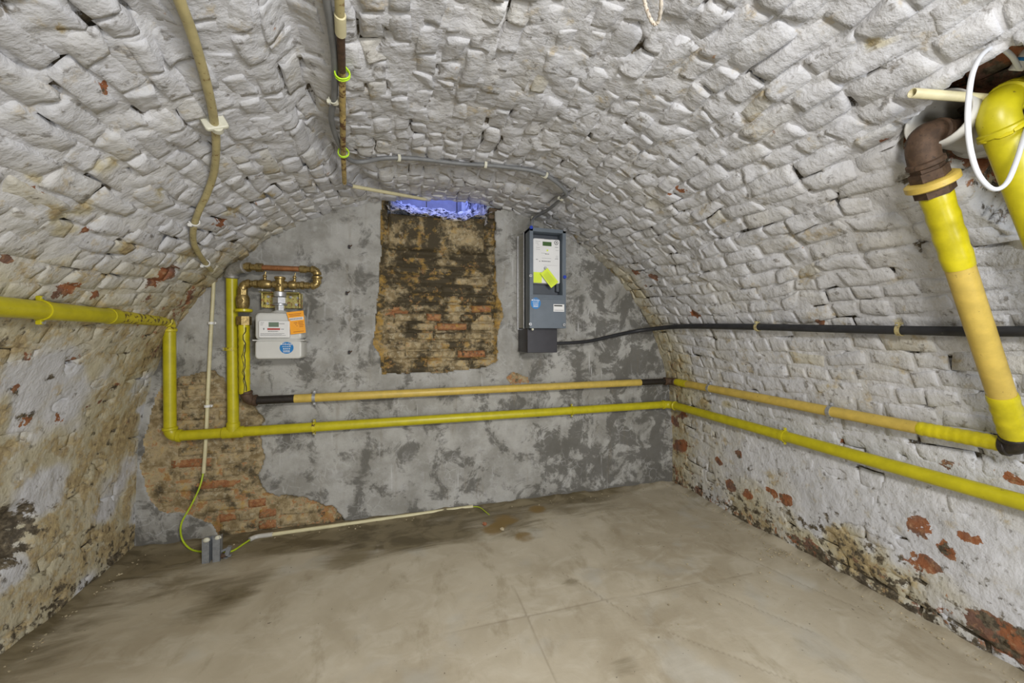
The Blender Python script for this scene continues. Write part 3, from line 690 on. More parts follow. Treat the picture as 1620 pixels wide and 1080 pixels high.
# lower run: left wall - corner - drop - elbow - tee - end wall - corner - right wall
aL = hit(-200, 472, .05); a0 = hit(0, 485, .05); a1 = on_y(268, 508, -.05)
zL = .5*(a0.z+a1.z); zA = hit(110, 493, .05)
A2 = on_y(269, 690, -OW); corner = on_y(1062, 639, -OW); tee = on_y(369, 683, -OW); zlow = A2.z
gp = thing('gas_pipe', (A2.x, -OW, A2.z), 'long bright yellow gas pipe along left wall, end wall and right wall, lower run', 'pipe')
topc = Vector((A2.x, -.05, a1.z)); dL = (hit(0, 484, .05)-topc).normalized()
far = topc+dL*1.7; far = Vector((far.x, far.y, topc.z+(a0.z-topc.z)*1.0))
pA = topc+(a0-topc)*.10; 
run(a0+(a0-topc)*1.2, topc+(a0-topc).normalized()*.45, RB*1.08, M_YEL, gp)
o = run(topc+(a0-topc).normalized()*.45, topc+(a0-topc).normalized()*.03, RB, M_YELW, gp); o['label'] = 'stretch of yellow pipe with flaking paint and rust'
MB().cyl(topc+(a0-topc).normalized()*.44, topc+(a0-topc).normalized()*.50, RB*1.17).obj('coupling', M_YEL, gp)
o = elbow(topc+(a0-topc).normalized()*.045, topc, topc+Vector((0, 0, -.05)), RB*1.05, M_YELW, gp)
run(topc+Vector((0, 0, -.04)), A2+Vector((0, 0, .04)), RB, M_YEL, gp)
dE = (corner-A2).normalized()
elbow(A2+Vector((0, 0, .045)), A2, A2+dE*.045, RB*1.08, M_YEL, gp)
tp = A2+dE*((tee-A2).dot(dE))
run(A2+dE*.04, tp, RB, M_YEL, gp); MB().cyl(tp-dE*.05, tp+dE*.05, RB*1.16, 18).cyl(tp, tp+Vector((0, 0, .055)), RB*1.16, 18).obj('tee', M_YEL, gp)
cr = hit(1620, 795, OW); cr0 = hit(1100, 650, OW); cornr = Vector((CX+A-OW-.01, -OW, corner.z))
run(tp, cornr-dE*.05, RB, M_YEL, gp)
dR = Vector((cr.x-cornr.x, cr.y-cornr.y, cr.z-cornr.z)).normalized()
elbow(cornr-dE*.06, cornr, cornr+dR*.06, RB*1.06, M_YEL, gp)
run(cornr+dR*.05, cornr+dR*2.6, RB, M_YEL, gp)
rz = Vector((tp.x, tp.y, on_y(366, 432, -.05).z)); rz.x = on_y(366, 432, -.05).x
run(tp+Vector((0, 0, .05)), rz, RB*.98, M_YEL, gp, 'riser')
q = hit(75, 490, .05); clamp(topc+(a0-topc).normalized()*((q-topc).length), dL, RB*1.08, M_YEL, gp, (-1, 0, 0))
for px, py in ((497, 676), (905, 648)):
    c = on_y(px, py, -OW); c = A2+dE*((c-A2).dot(dE)); clamp(c, dE, RB, M_YELW if px < 600 else M_YEL, gp, (0, 1, 0))
c = hit(1240, 689, OW); clamp(cornr+dR*((c-cornr).length), dR, RB, M_YEL, gp, (1, 0, 0))
c = on_y(365, 552, -OW); o = clamp((rz.x, -OW, c.z), (0, 0, 1), RB, M_YELW, gp, (0, 1, 0))

# upper run
U0 = on_y(389, 634, -.06); U1 = on_y(466, 634, -.06); U2 = on_y(1013, 605, -.06); RU = .0235; UC = Vector((CX+A-.055, -.06, on_y(1048, 603, -.06).z))
up = thing('gas_supply_pipe', U0, 'amber yellow gas pipe with black tarred ends, upper run below the meters', 'pipe')
du = (UC-U0).normalized()
o = elbow(U0+Vector((0, 0, .05)), U0, U0+du*.05, RU*1.15, M_RUST, up); o['label'] = 'rusty dark elbow below the gas meter'
o = run(U0+du*.045, U0+du*(U1-U0).length, RU*.95, M_BLACKP, up); o['label'] = 'black tarred stretch of pipe'
l2 = (U2-U0).dot(du); run(U0+du*(U1-U0).length, U0+du*l2, RU, M_AMB, up)
o = run(U0+du*l2, UC-du*.05, RU*.9, M_BLACKP, up); o['label'] = 'black tarred stretch of pipe near the corner'
ur = hit(1590, 703, .055); dr = (ur-UC).normalized()
o = elbow(UC-du*.055, UC, UC+dr*.055, RU*1.1, M_RUST, up); o['label'] = 'rusty corner elbow'
run(UC+dr*.15, ur-dr*.20, RU, M_AMB, up)
def wrapped(p0, p1, r, parent, turns):
    p0, p1 = Vector(p0), Vector(p1); P = []; R = []
    for i in range(turns*3+1):
        P.append(p0+(p1-p0)*i/(turns*3)); R.append(r*(1.0 if i % 3 == 0 else (1.075 if i % 3 == 1 else 1.04)))
    return MB().tube(P, R, 18).obj('tape_wrap', M_TAPE, parent)
wrapped(UC+dr*.045, UC+dr*.17, RU*1.02, up, 6)
wend = ur-dr*.21
wrapped(wend, ur, RU*1.03, up, 9)
Q = hit(1612, 708, .055); Q = UC+dr*((Q-UC).dot(dr))
o = run(ur-dr*.01, Q, RU*.98, M_BLACKP, up)
for px, py in ((497, 632),):
    c = on_y(px, py, -.06); clamp(U0+du*((c-U0).dot(du)), du, RU, M_ZINC, up, (0, 1, 0))
for px, py in ((1117, 617), (1311, 650)):
    c = hit(px, py, .055); clamp(UC+dr*((c-UC).dot(dr)), dr, RU, M_ZINC, up, (1, 0, 0))
# drop from the meter
d0 = on_y(387, 622, -.065); d1 = on_y(386, 511, -.085); wrapped(d0, d1, RU*1.05, up, 9)
lab = MB(); rng = random.Random(2); pts = []
for i in range(17): t = i/16; base = d1+(d0-d1)*(t*.9+.06); pts.append(base+Vector((.010+rng.uniform(-.007, .007), -RU*1.1+.001, 0)))
lab.tube(pts, .0022, 5); lab.tube([p_+Vector((-.006+rng.uniform(-.005, .005), .0003, -.006)) for p_ in pts[4:]], .0018, 5); lab.obj('black_marking', M_BLK, up)
MB().hexa(d1+Vector((0, 0, -.01)), d1+Vector((0, 0, .035)), RU*1.45).obj('union_nut', M_BRASS, up)
ring_c = on_y(385.5, 491, -.09); MB().cyl(ring_c-Vector((0, 0, .009)), ring_c+Vector((0, 0, .009)), .040, 22).obj('insulating_ring', M_TAPE, up)

# big slanting pipe on the right
G0 = at_t(1478, 300, 1.02); G1 = Q
bg = thing('slanting_gas_pipe', G1, 'thick amber pipe slanting from vault hole down to the right wall elbow', 'pipe')
gd = (G1-G0).normalized(); gl = (G1-G0).length; RG = .030
wrapped(G0, G0+gd*gl*.27, RG*1.05, bg, 4)
run(G0+gd*gl*.26, G0+gd*gl*.78, RG, M_AMB, bg); wrapped(G0+gd*gl*.77, G0+gd*gl*.95, RG*1.05, bg, 4)
elbow(G0+gd*gl*.95, G1, G1-dr*.03, RG*1.02, M_BLACKP, bg)
f0 = G0-gd*.022
MB().hexa(G0+gd*.012, G0-gd*.012, RG*1.35).obj('union_nut', M_RUST, bg)
MB().cyl(f0+gd*.012, f0-gd*.012, RG*1.78, 26).obj('flange', M_AMB, bg)
MB().hexa(f0-gd*.010, f0-gd*.036, RG*1.3).hexa(f0-gd*.036, f0-gd*.05, RG*1.1).obj('union_nut', M_RUST, bg)
e0 = f0-gd*.05; e1 = at_t(1484, 212, 1.00); e2 = at_t(1545, 208, 1.06)
o = elbow(e0, at_t(1447, 208, .99), e1, RG*1.12, M_RUST, bg); o['label'] = 'rusty iron elbow'
o = MB().tube(spline([e1-(e2-e1)*.05, e1.lerp(e2, .5)+Vector((0, 0, .006)), e2, e2+(e2-e1)*.6]), RG*.98, 18).obj('rusty_pipe', M_RUST, bg)
# nearer bright yellow pipe
H0 = at_t(1572, 172, .90); H1 = at_t(1668, 420, .93); hd = (H1-H0).normalized(); RH = .0335
hp = thing('bent_gas_pipe', H1, 'bright yellow pipe bending out of the vault hole at the right edge', 'pipe')
run(H0+hd*.05, H1+hd*.3, RH, M_YEL, hp)
he = at_t(1640, 128, .92); hx = (he-H0).normalized()
elbow(H0+hd*.06, H0-hd*.012+hx*-.006, H0+hx*.055, RH*1.04, M_YEL, hp)
run(H0+hx*.05, he+hx*.2, RH*.95, M_YEL, hp)
for c_, d_ in ((H0+hd*.060, hd), (H0+hx*.062, hx)):
    m = MB(); rg = random.Random(int(c_.x*1e4)); d_ = d_.normalized(); nn = d_.orthogonal().normalized()
    P = []; 
    for k in range(25):
        a = 2*math.pi*k/24; P.append(c_+(Matrix.Rotation(a, 3, d_) @ nn)*(RH*1.03)+d_*rg.uniform(-.004, .004))
    m.tube(P, [.0045+.0035*rg.random() for _ in P], 7).obj('weld_bead', M_TAPE, hp)
# wide drain pipe stub
D0 = at_t(1482, 187, .97); D1 = at_t(1700, 240, 1.16); dd = (D1-D0).normalized(); dp = thing('drain_pipe', D1, 'wide pale grey plastic drain pipe with open mouth in the vault hole', 'pipe')
n = 36; V = []; nr = dd.orthogonal().normalized(); bn = dd.cross(nr); L = (D1-D0).length
for (t, r_) in ((L, .060), (.04, .060), (0.035, .066), (0.0, .066), (0.0, .0615), (.03, .056), (L, .056)):
    for k in range(n): a = 2*math.pi*k/n; V.append(D0+dd*t+(nr*math.cos(a)+bn*math.sin(a))*r_)
link('pipe_wall', V, [(i*n+k, i*n+(k+1) % n, (i+1)*n+(k+1) % n, (i+1)*n+k) for i in range(6) for k in range(n)], M_PVC, dp)
D2 = D0+dd*.19; MB().cyl(D2, D2+dd*.09, .067, 30).cyl(D2+dd*.012, D2+dd*.028, .071, 30).cyl(D2+dd*.055, D2+dd*.068, .071, 30).obj('socket', M_PVC, dp)
# short cream conduit and white cable loop
k0 = at_t(1443, 147, .90); k1 = at_t(1560, 156, .93); kt = (k1-k0).normalized(); n = 20; V = []; nr = kt.orthogonal().normalized(); bn = kt.cross(nr); L = (k1-k0).length
for (t, r_) in ((L, .0105), (0, .0105), (0, .0085), (.05, .0085)):
    for k in range(n): a = 2*math.pi*k/n; V.append(k0+kt*t+(nr*math.cos(a)+bn*math.sin(a))*r_)
o = link('conduit_stub', V, [(i*n+k, i*n+(k+1) % n, (i+1)*n+(k+1) % n, (i+1)*n+k) for i in range(3) for k in range(n)], M_CREAM)
tag(o, 'short cream conduit stub with open end poking out of the vault hole', 'conduit')
lp = [at_t(*p) for p in ((1612, 108, .86), (1600, 88, .84), (1578, 74, .82), (1556, 84, .81), (1540, 112, .80), (1533, 150, .80), (1531, 195, .80), (1536, 240, .80), (1549, 278, .81), (1571, 299, .82), (1592, 290, .83), (1608, 255, .84), (1622, 210, .86), (1640, 160, .9))]
tag(MB().tube(spline(lp, 6), .0047, 12).obj('white_cable', M_WCAB), 'thin white cable hanging in a loop over the yellow pipes at right', 'cable')
t0 = at_t(1606, 112, .88); t1 = at_t(1626, 84, .86); td = (t1-t0).normalized()
sl = thing('sealant_nozzle', t0, 'white nozzle with a blue band stuck in the vault hole at right edge', 'tube')
MB().cyl(t0, t0+td*.055, .013, 16, .011).obj('nozzle', M_WCLIP, sl); MB().cyl(t0+td*.018, t0+td*.026, .0137, 16, .0132).obj('band', M_BLUE, sl)

# ------------------------------------------------------------------ brass manifold over the gas meter
YM = -.105
def py_(px, py, y=YM): return on_y(px, py, y)
mf = thing('meter_manifold', py_(443, 452), 'brass and copper pipework with valves above the gas meter', 'pipework')
top = rz
e = elbow(top+Vector((0, 0, -.02)), Vector((top.x, -.055, py_(380, 421).z)), Vector((py_(386, 421).x, -.085, py_(386, 421).z)), RB*1.18, M_GELB, mf); e['label'] = 'grey elbow on top of the yellow riser'
zc = py_(440, 424).z; c0 = Vector((py_(384, 421).x, -.085, py_(384, 421).z)); c1 = Vector((py_(498, 425).x, YM, zc))
dc = (c1-c0).normalized(); LC = (c1-c0).length
MB().hexa(c0, c0+dc*.03, .024).cyl(c0+dc*.03, c0+dc*.06, .017).hexa(c0+dc*.055, c0+dc*.088, .023).obj('brass_fitting', M_BRASS, mf)
run(c0+dc*.08, c0+dc*(LC-.055), .0145, M_COP, mf, 'copper_pipe')
MB().cyl(c0+dc*(LC-.075), c0+dc*(LC-.04), .020).cyl(c0+dc*(LC-.045), c0+dc*(LC-.02), .016).obj('brass_fitting', M_BRASS, mf)
c2 = Vector((c1.x+.012, YM, py_(500, 452).z)); c1b = Vector((c2.x, YM, c1.z))
elbow(c1b-dc*.026, c1b, c1b+Vector((0, 0, -.026)), .0185, M_BRASS, mf)
MB().cyl(c1b+Vector((0, 0, -.035)), c1b+Vector((0, 0, -.05)), .026).hexa(c1b+Vector((0, 0, -.05)), c1b+Vector((0, 0, -.075)), .022).obj('union_nut', M_BRASS, mf)
elbow(c2+Vector((0, 0, .026)), c2, c2+Vector((-.026, 0, 0)), .0185, M_BRASS, mf)
xl = py_(384, 455); z0_ = c2.z
lz = lambda px: Vector((py_(px, 453).x, YM, z0_))
MB().tube([lz(497), lz(392)], .0125, 14).cyl(lz(490), lz(481), .018).hexa(lz(481), lz(476), .022).cyl(lz(476), lz(470), .019).hexa(lz(408), lz(402), .021).cyl(lz(402), lz(396), .017).obj('brass_pipe', M_BRASS, mf)
for (x0, x1) in ((430, 408), (470, 456)):
    MB().tube([lz(x0), lz(x0-2), lz((x0+x1)/2), lz(x1+2), lz(x1)], [.015, .021, .0245, .021, .015], 16).obj('valve_body', M_BRASS, mf)
for px in (419, 466):
    c = lz(px); v = MB().cyl(c+Vector((0, 0, .018)), c+Vector((0, 0, .034)), .008).sphere(c+Vector((0, 0, .042)), .010, 10).tube([c+Vector((0, 0, .042)), c+Vector((.004, 0, .066))], .0028, 8).obj('test_point', M_BRASS, mf)
tc = lz(443); MB().cyl(tc+Vector((0, 0, -.04)), tc+Vector((0, 0, .040)), .0225, 20).cyl(tc+Vector((0, 0, .028)), tc+Vector((0, 0, .042)), .0265, 20).cyl(tc+Vector((-.035, 0, 0)), tc+Vector((.035, 0, 0)), .019).sphere(tc+Vector((0, -.021, -.005)), .010, 12).obj('tee', M_BRASS, mf)
for (a_, b_) in ((412, 432), (452, 474)):
    p_, q_ = lz(a_)+Vector((0, -.03, -.034)), lz(b_)+Vector((0, -.03, -.036)); MB().tube([p_, p_.lerp(q_, .5)+Vector((0, 0, .002)), q_], [.0035, .003, .0035], 8).sphere(lz(a_*.3+b_*.7 if a_ > 440 else a_*.7+b_*.3)+Vector((0, -.03, -.034)), .007, 10).obj('lever', M_ZINC, mf)
el = Vector((xl.x, YM, z0_)); elbow(el+Vector((.03, 0, 0)), el, el+Vector((0, 0, -.03)), .020, M_BRASS, mf)
zr = ring_c.z
MB().hexa(el+Vector((0, 0, -.03)), el+Vector((0, 0, -.062)), .022).tube([(el.x, YM, el.z-.06), (el.x, YM, el.z-.075), (el.x, YM+.004, zr+.03), (el.x, YM+.008, zr+.012)], [.024, .030, .030, .024], 16).cyl((el.x, YM-.022, (el.z+zr)/2-.02), (el.x, YM-.036, (el.z+zr)/2-.02), .012).obj('valve_body', M_BRASS, mf)
pl0, pl1 = on_y(417, 463, -.03), on_y(478, 488, -.03)
bp = MB().box(((pl0.x+pl1.x)/2, -.02, (pl0.z+pl1.z)/2), (pl1.x-pl0.x, .006, pl0.z-pl1.z), .004).box((pl0.x+.004, -.045, (pl0.z+pl1.z)/2), (.006, .05, pl0.z-pl1.z), .002).box((pl1.x-.004, -.045, (pl0.z+pl1.z)/2), (.006, .05, pl0.z-pl1.z), .002).box(((pl0.x+pl1.x)/2, -.06, pl0.z-.002), (pl1.x-pl0.x, .075, .004), .0015).obj('mounting_plate', M_ZY, mf)
for fx, fz in ((.1, .3), (.12, .75), (.85, .25), (.9, .7), (.7, .75)):
    c = Vector((pl0.x+(pl1.x-pl0.x)*fx, -.023, pl1.z+(pl0.z-pl1.z)*fz)); MB().hexa(c, c+Vector((0, -.012, 0)), .008).cyl(c+Vector((0, -.012, 0)), c+Vector((0, -.02, 0)), .004, 8).obj('bolt', M_ZINC, bp)

# ------------------------------------------------------------------ lettering helpers
def text(body, size, loc, mat, parent, rot=None, align='CENTER', name='lettering'):
    cu = bpy.data.curves.new('lettering', 'FONT'); cu.body = body; cu.size = size; cu.align_x = align; cu.align_y = 'CENTER'; cu.extrude = .0003; cu.resolution_u = 2
    t = bpy.data.objects.new('lettering', cu); COL.objects.link(t); dg = bpy.context.evaluated_depsgraph_get(); me = bpy.data.meshes.new_from_object(t.evaluated_get(dg)); bpy.data.objects.remove(t)
    R = rot if rot else Matrix.Rotation(math.pi/2, 3, 'X'); V = [R @ v.co+Vector(loc) for v in me.vertices]; Fc = [tuple(p_.vertices) for p_ in me.polygons]
    bpy.data.meshes.remove(me)
    return link(name, [tuple(v) for v in V], Fc, mat, parent, False)
def lines(rows, y, mat, parent, name='print'):
    """rows of small printed words: (x0, x1, z, height)"""
    m = MB(); rg = random.Random(int(rows[0][0]*1e5) & 0xffff)
    for (x0, x1, z, hgt) in rows:
        x = x0
        while x < x1-.001:
            w_ = min(rg.uniform(.003, .009), x1-x); m.box((x+w_/2, y, z), (w_, .0006, hgt)); x += w_+hgt*.6
    o = m.obj(name, mat, parent, False); o['kind'] = 'stuff'; return o
def disc(c, rx, rz, th, mat, parent, name): 
    n = 32; c = Vector(c); return MB().plate([c+Vector((rx*math.cos(2*math.pi*k/n), 0, rz*math.sin(2*math.pi*k/n))) for k in range(n)], (0, -1, 0), th).obj(name, mat, parent, False)
def dark_screw(c, r, mat, parent, cap=False):
    c = Vector(c); m = MB().cyl(c+Vector((0, .006, 0)), c+Vector((0, -.004, 0)), r, 16).obj('screw', mat, parent)
    if not cap: MB().box(c+Vector((0, -.0045, 0)), (r*1.4, .001, r*.28)).box(c+Vector((0, -.0045, 0)), (r*.28, .001, r*1.4)).obj('slot', M_INK, m, False)
    return m

# ------------------------------------------------------------------ gas meter
YF, YB = -.185, -.06
g0, g1 = on_y(403, 494, YF), on_y(477, 567, YF); gx0, gx1, gz1, gz0 = g0.x, g1.x, g0.z, g1.z; gcx = (gx0+gx1)/2; gw = gx1-gx0
gm = thing('gas_meter', (gcx, (YF+YB)/2, gz0), 'light grey gas meter box with small display hanging below brass pipework', 'meter')
zf = on_y(440, 538, YF).z
MB().box((gcx, (YF+YB)/2, (gz1+zf)/2), (gw, YB-YF, gz1-zf), .022).obj('upper_casing', M_MET, gm)
MB().box((gcx, (YF+YB)/2, (gz0+zf)/2), (gw, YB-YF, zf-gz0), .016).obj('lower_casing', M_MET, gm)
MB().box((gcx+.002, (YF+YB)/2, zf), (gw+.022, YB-YF+.012, .006), .002).obj('seam_flange', M_MET, gm)
nk = Vector((tc.x, (YF+YB)/2, 0)); zt_ = tc.z-.04
nkp = lambda z_: Vector((gcx*0+tc.x, YM, z_))
gt = gz1
MB().tube([nkp(gt-.01), nkp(gt+.004), nkp(gt+.016), nkp(gt+.022)], [.055, .046, .022, .018], 20).obj('neck', M_MET, gm)
H_ = zt_-gt-.016
MB().hexa(nkp(gt+.016), nkp(gt+.016+H_*.28), .024).cyl(nkp(gt+.016+H_*.28), nkp(gt+.016+H_*.36), .036, 22).hexa(nkp(gt+.016+H_*.38), nkp(gt+.016+H_*.7), .034).cyl(nkp(gt+.016+H_*.72), nkp(zt_+.003), .031, 22).obj('union', M_ZINC, gm)
yd = YF-.020; q0, q1 = on_y(409, 507, yd), on_y(458, 534, yd)
dm = MB().box(((q0.x+q1.x)/2, YF-.008, (q0.z+q1.z)/2), (q1.x-q0.x, .024, q0.z-q1.z), .006).obj('display_module', M_METW, gm)
def qq(px, py, y=yd-.0003): return on_y(px, py, y)
a_, b_ = qq(425, 509.5), qq(441, 517); MB().box(((a_.x+b_.x)/2, yd-.0005, (a_.z+b_.z)/2), (b_.x-a_.x, .001, a_.z-b_.z)).obj('screen', M_LCD, dm, False)
a_, b_ = qq(423, 519), qq(443, 521.8); MB().box(((a_.x+b_.x)/2, yd-.0005, (a_.z+b_.z)/2), (b_.x-a_.x, .001, a_.z-b_.z)).obj('red_strip', M_RED, dm, False)
rows = [(qq(412, y_).x, qq(x_, y_).x, qq(412, y_).z, h_) for y_, x_, h_ in ((510, 418, .0015), (512, 417, .0015), (514, 416, .0015), (527.5, 450, .0015), (529, 446, .0015), (530.5, 452, .0015))]
rows += [(qq(424, 524).x, qq(440, 524).x, qq(424, 524).z, .0035), (qq(442, 512).x, qq(450, 512).x, qq(442, 512).z, .003), (qq(445, 520.5).x, qq(449, 520.5).x, qq(445, 520.5).z, .0035), (qq(416.5, 520).x, qq(420, 520).x, qq(417, 520).z, .009)]
lines(rows, yd-.0005, M_INK, dm)
c = on_y(453.5, 550, YF); rs = (on_y(464.5, 550, YF).x-on_y(442.5, 550, YF).x)/2
st = disc((c.x, YF+.0002, c.z), rs, rs*.95, .001, M_BLUE, gm, 'round_sticker'); st['label'] = 'blue oval sticker with white print on the lower casing'
def sticker_text(c, r, y, parent):
    text('Sibelga', r*.50, (c.x+r*.1, y, c.z+r*.60), M_METW, parent); disc((c.x-r*.72, y, c.z+r*.6), r*.12, r*.12, .0003, M_METW, parent, 'dot')
    lines([(c.x-r*.62, c.x+r*.62, c.z+r*.18, r*.09), (c.x-r*.5, c.x+r*.5, c.z-r*.16, r*.17), (c.x-r*.5, c.x+r*.5, c.z-r*.48, r*.12), (c.x-r*.45, c.x+r*.45, c.z-r*.66, r*.12)], y, M_METW, parent)
sticker_text(c, rs, YF-.0012, st)
ty = YF-.012; tg = [on_y(px, py, ty+dy) for px, py, dy in ((453, 494, 0), (480, 491, .002), (484, 526, .004), (460, 529, .002), (458.5, 512, 0))]
T = MB().plate(tg, (0, -1, 0), .0012).obj('orange_tag', M_ORG, gm, False); T['label'] = 'orange paper tag with dark print and a white band'
def quad_on(P, u0, u1, v0, v1, y, mat, parent, name):
    f_ = lambda u, v: P[0].lerp(P[1], u).lerp(P[3].lerp(P[2], u), v)+Vector((0, y, 0)); return MB().plate([f_(u0, v0), f_(u1, v0), f_(u1, v1), f_(u0, v1)], (0, -1, 0), .0005).obj(name, mat, parent, False)
PT = [tg[0], tg[1], tg[2], tg[3]+Vector((-.006, 0, 0))]
quad_on(PT, .10, .95, .27, .40, -.0013, M_METW, T, 'white_band')
m = MB(); f_ = lambda u, v: PT[0].lerp(PT[1], u).lerp(PT[3].lerp(PT[2], u), v)+Vector((0, -.0014, 0))
for (u0, u1, v) in ((.12, .85, .10), (.15, .8, .17), (.22, .55, .5), (.22, .5, .57), (.25, .55, .64), (.25, .45, .71), (.62, .92, .48), (.62, .9, .55), (.65, .93, .62), (.65, .9, .69), (.25, .9, .9)): m.plate([f_(u0, v), f_(u1, v), f_(u1, v+.028), f_(u0, v+.028)], (0, -1, 0), .0003)
m.obj('print', M_ORGI, T, False)
m = MB(); 
for k in range(9): u = .15+k*.085; m.plate([f_(u, .30), f_(u+.045, .30), f_(u+.045, .37), f_(u, .37)], (0, -1, 0), .0008)
m.obj('print', M_INK, T, False)

# ------------------------------------------------------------------ electricity meter cabinet
YC = -.255; p0 = on_y(838, 359, YC); p1 = on_y(895.5, 516, YC); x0, x1 = p0.x, p1.x; z1 = p0.z; z0 = on_y(838, 519, YC).z; W_ = x1-x0; Hh = z1-z0; xc = (x0+x1)/2
ec = thing('electricity_meter_cabinet', (xc, -.13, z0), 'blue-grey electricity meter cabinet with white meter and fluorescent tag on the end wall', 'meter')
YS = -.15
MB().box((xc, YS/2-.006, (z0+z1)/2), (W_*.97, -YS, Hh*.985), .006).obj('back_box', M_BEIG, ec)
m = MB(); nr_ = 46
for k in range(nr_): m.box((xc-W_*.485-.0008, YS/2-.02, z0+Hh*(.03+.94*k/nr_)), (.003, -YS*.62, Hh*.009))
m.obj('louvres', M_BEIG, ec, False)
MB().box((xc-W_*.485-.003, -.010, (z0+z1)/2), (.012, .012, Hh*1.02), .002).box((xc-W_*.485-.001, YS+.012, (z0+z1)/2), (.010, .012, Hh*1.0), .002).obj('rail', M_ZINC, ec)
fr = .022; zm = on_y(866, 466, YC).z                    # bottom of the window
hs = MB().box((xc, YS-.012, (z0+z1)/2), (W_, .024, Hh), .004)
for (cx_, cz_, sx, sz) in ((x0+fr/2, (z0+z1)/2, fr, Hh), (x1-fr/2, (z0+z1)/2, fr, Hh), (xc, z1-fr/2, W_, fr)):
    hs.box((cx_, (YC+YS)/2, cz_), (sx, YS-YC, sz), .003)
hs.obj('housing', M_GPLA, ec)
MB().box((xc, (YC+YS)/2, (z0+zm)/2), (W_-.002, YS-YC-.002, zm-z0), .003).obj('lower_cover', M_GPLA, ec)
m = MB()
for dz in (.006, .016, .026): MB().box((xc, YC-.0005, zm-dz), (W_*.96, .003, .003), .001).obj('rib', M_GPLA, ec, False)
MB().box((xc, YS-.026, (zm+z1-fr)/2), (W_-2*fr, .004, z1-fr-zm), .001).obj('recess_panel', M_GDRK, ec)
MB().box((x1-fr-.012, (YC+YS)/2+.02, (zm+z1-fr)/2), (.018, .05, (z1-zm)*.82), .003).obj('side_channel', M_GDRK, ec)
ye = YC+.022; m0 = on_y(843.5, 376, ye); m1 = on_y(886, 449, ye)
mt = MB().box(((m0.x+m1.x)/2, ye+.035, (m0.z+m1.z)/2), (m1.x-m0.x, .07, m0.z-m1.z), .010).obj('meter_face', M_METW, ec)
ef = ye-.0005
def ee(px, py): return on_y(px, py, ef)
def rect(a, b, mat, parent, name, y=None, th=.001):
    y = ef if y is None else y; return MB().box(((a.x+b.x)/2, y, (a.z+b.z)/2), (abs(b.x-a.x), th, abs(a.z-b.z))).obj(name, mat, parent, False)
rect(ee(858.5, 382), ee(872.5, 389.5), M_LCDD, mt, 'screen')
disc((ee(880, 384).x, ef+.0005, ee(880, 384).z), .0135, .0135, .0014, M_INK, mt, 'port_ring'); disc((ee(880, 384).x, ef-.0008, ee(880, 384).z), .0095, .0095, .0012, M_METW, mt, 'port_plate'); disc((ee(880, 384).x, ef-.002, ee(880, 384).z), .004, .004, .001, M_BLK, mt, 'port')
disc((ee(866, 396).x, ef, ee(866, 396).z), .0055, .0055, .001, M_LIME, mt, 'dot')
rows = [(ee(a, y_).x, ee(b, y_).x, ee(a, y_).z, h_) for a, b, y_, h_ in ((847, 855, 381, .0014), (847, 852, 384, .0014), (850, 853, 387, .0014), (848, 854, 391, .0014), (848, 854, 394, .0014), (856, 863, 400, .0014), (862.5, 868.5, 401.5, .005), (861, 872, 378, .0012), (878, 883, 391, .003), (879, 884, 396, .0014), (879, 883, 405, .0014), (879, 883, 407.5, .0014), (878, 883, 409.5, .003), (848, 851, 410, .005), (853, 855, 413, .004), (857, 872, 412.8, .0055), (857, 872, 408, .0012), (859, 882, 419, .0006))]
lines(rows, ef, M_INK, mt)
fl = rect(ee(844, 430), ee(857, 447.5), M_LIME, mt, 'yellow_label', ef-.0008, .001)
P4 = [on_y(*p, ef-.012) for p in ((862, 424), (869, 425), (884, 445), (874, 455), (857, 436))]
tgg = MB().plate([on_y(px, py, ye-.014) for px, py in ((855, 433), (866, 423.5), (883.5, 446), (872, 455.5))], (0, -1, 0), .001).obj('paper_tag', M_LIME, ec, False); tgg['label'] = 'fluorescent yellow-green paper tag hung askew on the meter'
PB = [on_y(px, py, ye-.0153) for px, py in ((855, 433), (866, 423.5), (883.5, 446), (872, 455.5))]; m = MB()
for k in range(5):
    v = .18+.13*k; f2 = lambda u, w2: PB[0].lerp(PB[1], w2).lerp(PB[3].lerp(PB[2], w2), u); m.plate([f2(.15, v), f2(.85-.1*(k % 2), v), f2(.85-.1*(k % 2), v+.035), f2(.15, v+.035)], (0, -1, 0), .0003)
m.obj('print', simple('olive_print', (.33, .38, .03), .6), tgg, False)
cs = on_y(863.5, 423.5, ye-.016); MB().cyl(cs+Vector((0, .014, 0)), cs, .0075, 12).obj('sealing_screw', M_ZINC, mt)
for px, py, cap in ((840.5, 359.5, 1), (893.5, 363.5, 0), (839.5, 436, 0), (893.5, 438, 1), (839, 512.5, 0), (892.5, 513.5, 0)):
    c = on_y(px, py, YC-.006); dark_screw(c, .0105 if cap else .0095, M_BLUES if cap else M_ZINC, ec, bool(cap))
c = on_y(847.5, 479.5, YC-.001); st = disc((c.x, YC-.0005, c.z), .031, .034, .001, M_BLUE, ec, 'round_sticker'); st['label'] = 'blue round sticker with white print'; sticker_text(c, .031, YC-.0018, st)
lb = rect(on_y(875.5, 481, YC), on_y(892.5, 493, YC), M_METW, ec, 'white_label', YC-.0008)
rect(on_y(876.5, 482.3, YC), on_y(889.5, 484.6, YC), M_BLK, lb, 'black_bar', YC-.0016, .0006)
lines([(on_y(877, 490, YC).x, on_y(892, 490, YC).x, on_y(877, 490.5, YC).z, .003)], YC-.0016, M_INK, lb)
j0 = on_y(834.5, 519, -.20); j1 = on_y(881.5, 557.5, -.20)
jb = MB().box(((j0.x+j1.x)/2, -.105, (j0.z+j1.z)/2), (j1.x-j0.x, .19, j0.z-j1.z), .004).obj('cable_entry_box', M_BBOX, ec); jb['label'] = 'matt black cable entry box under the cabinet'
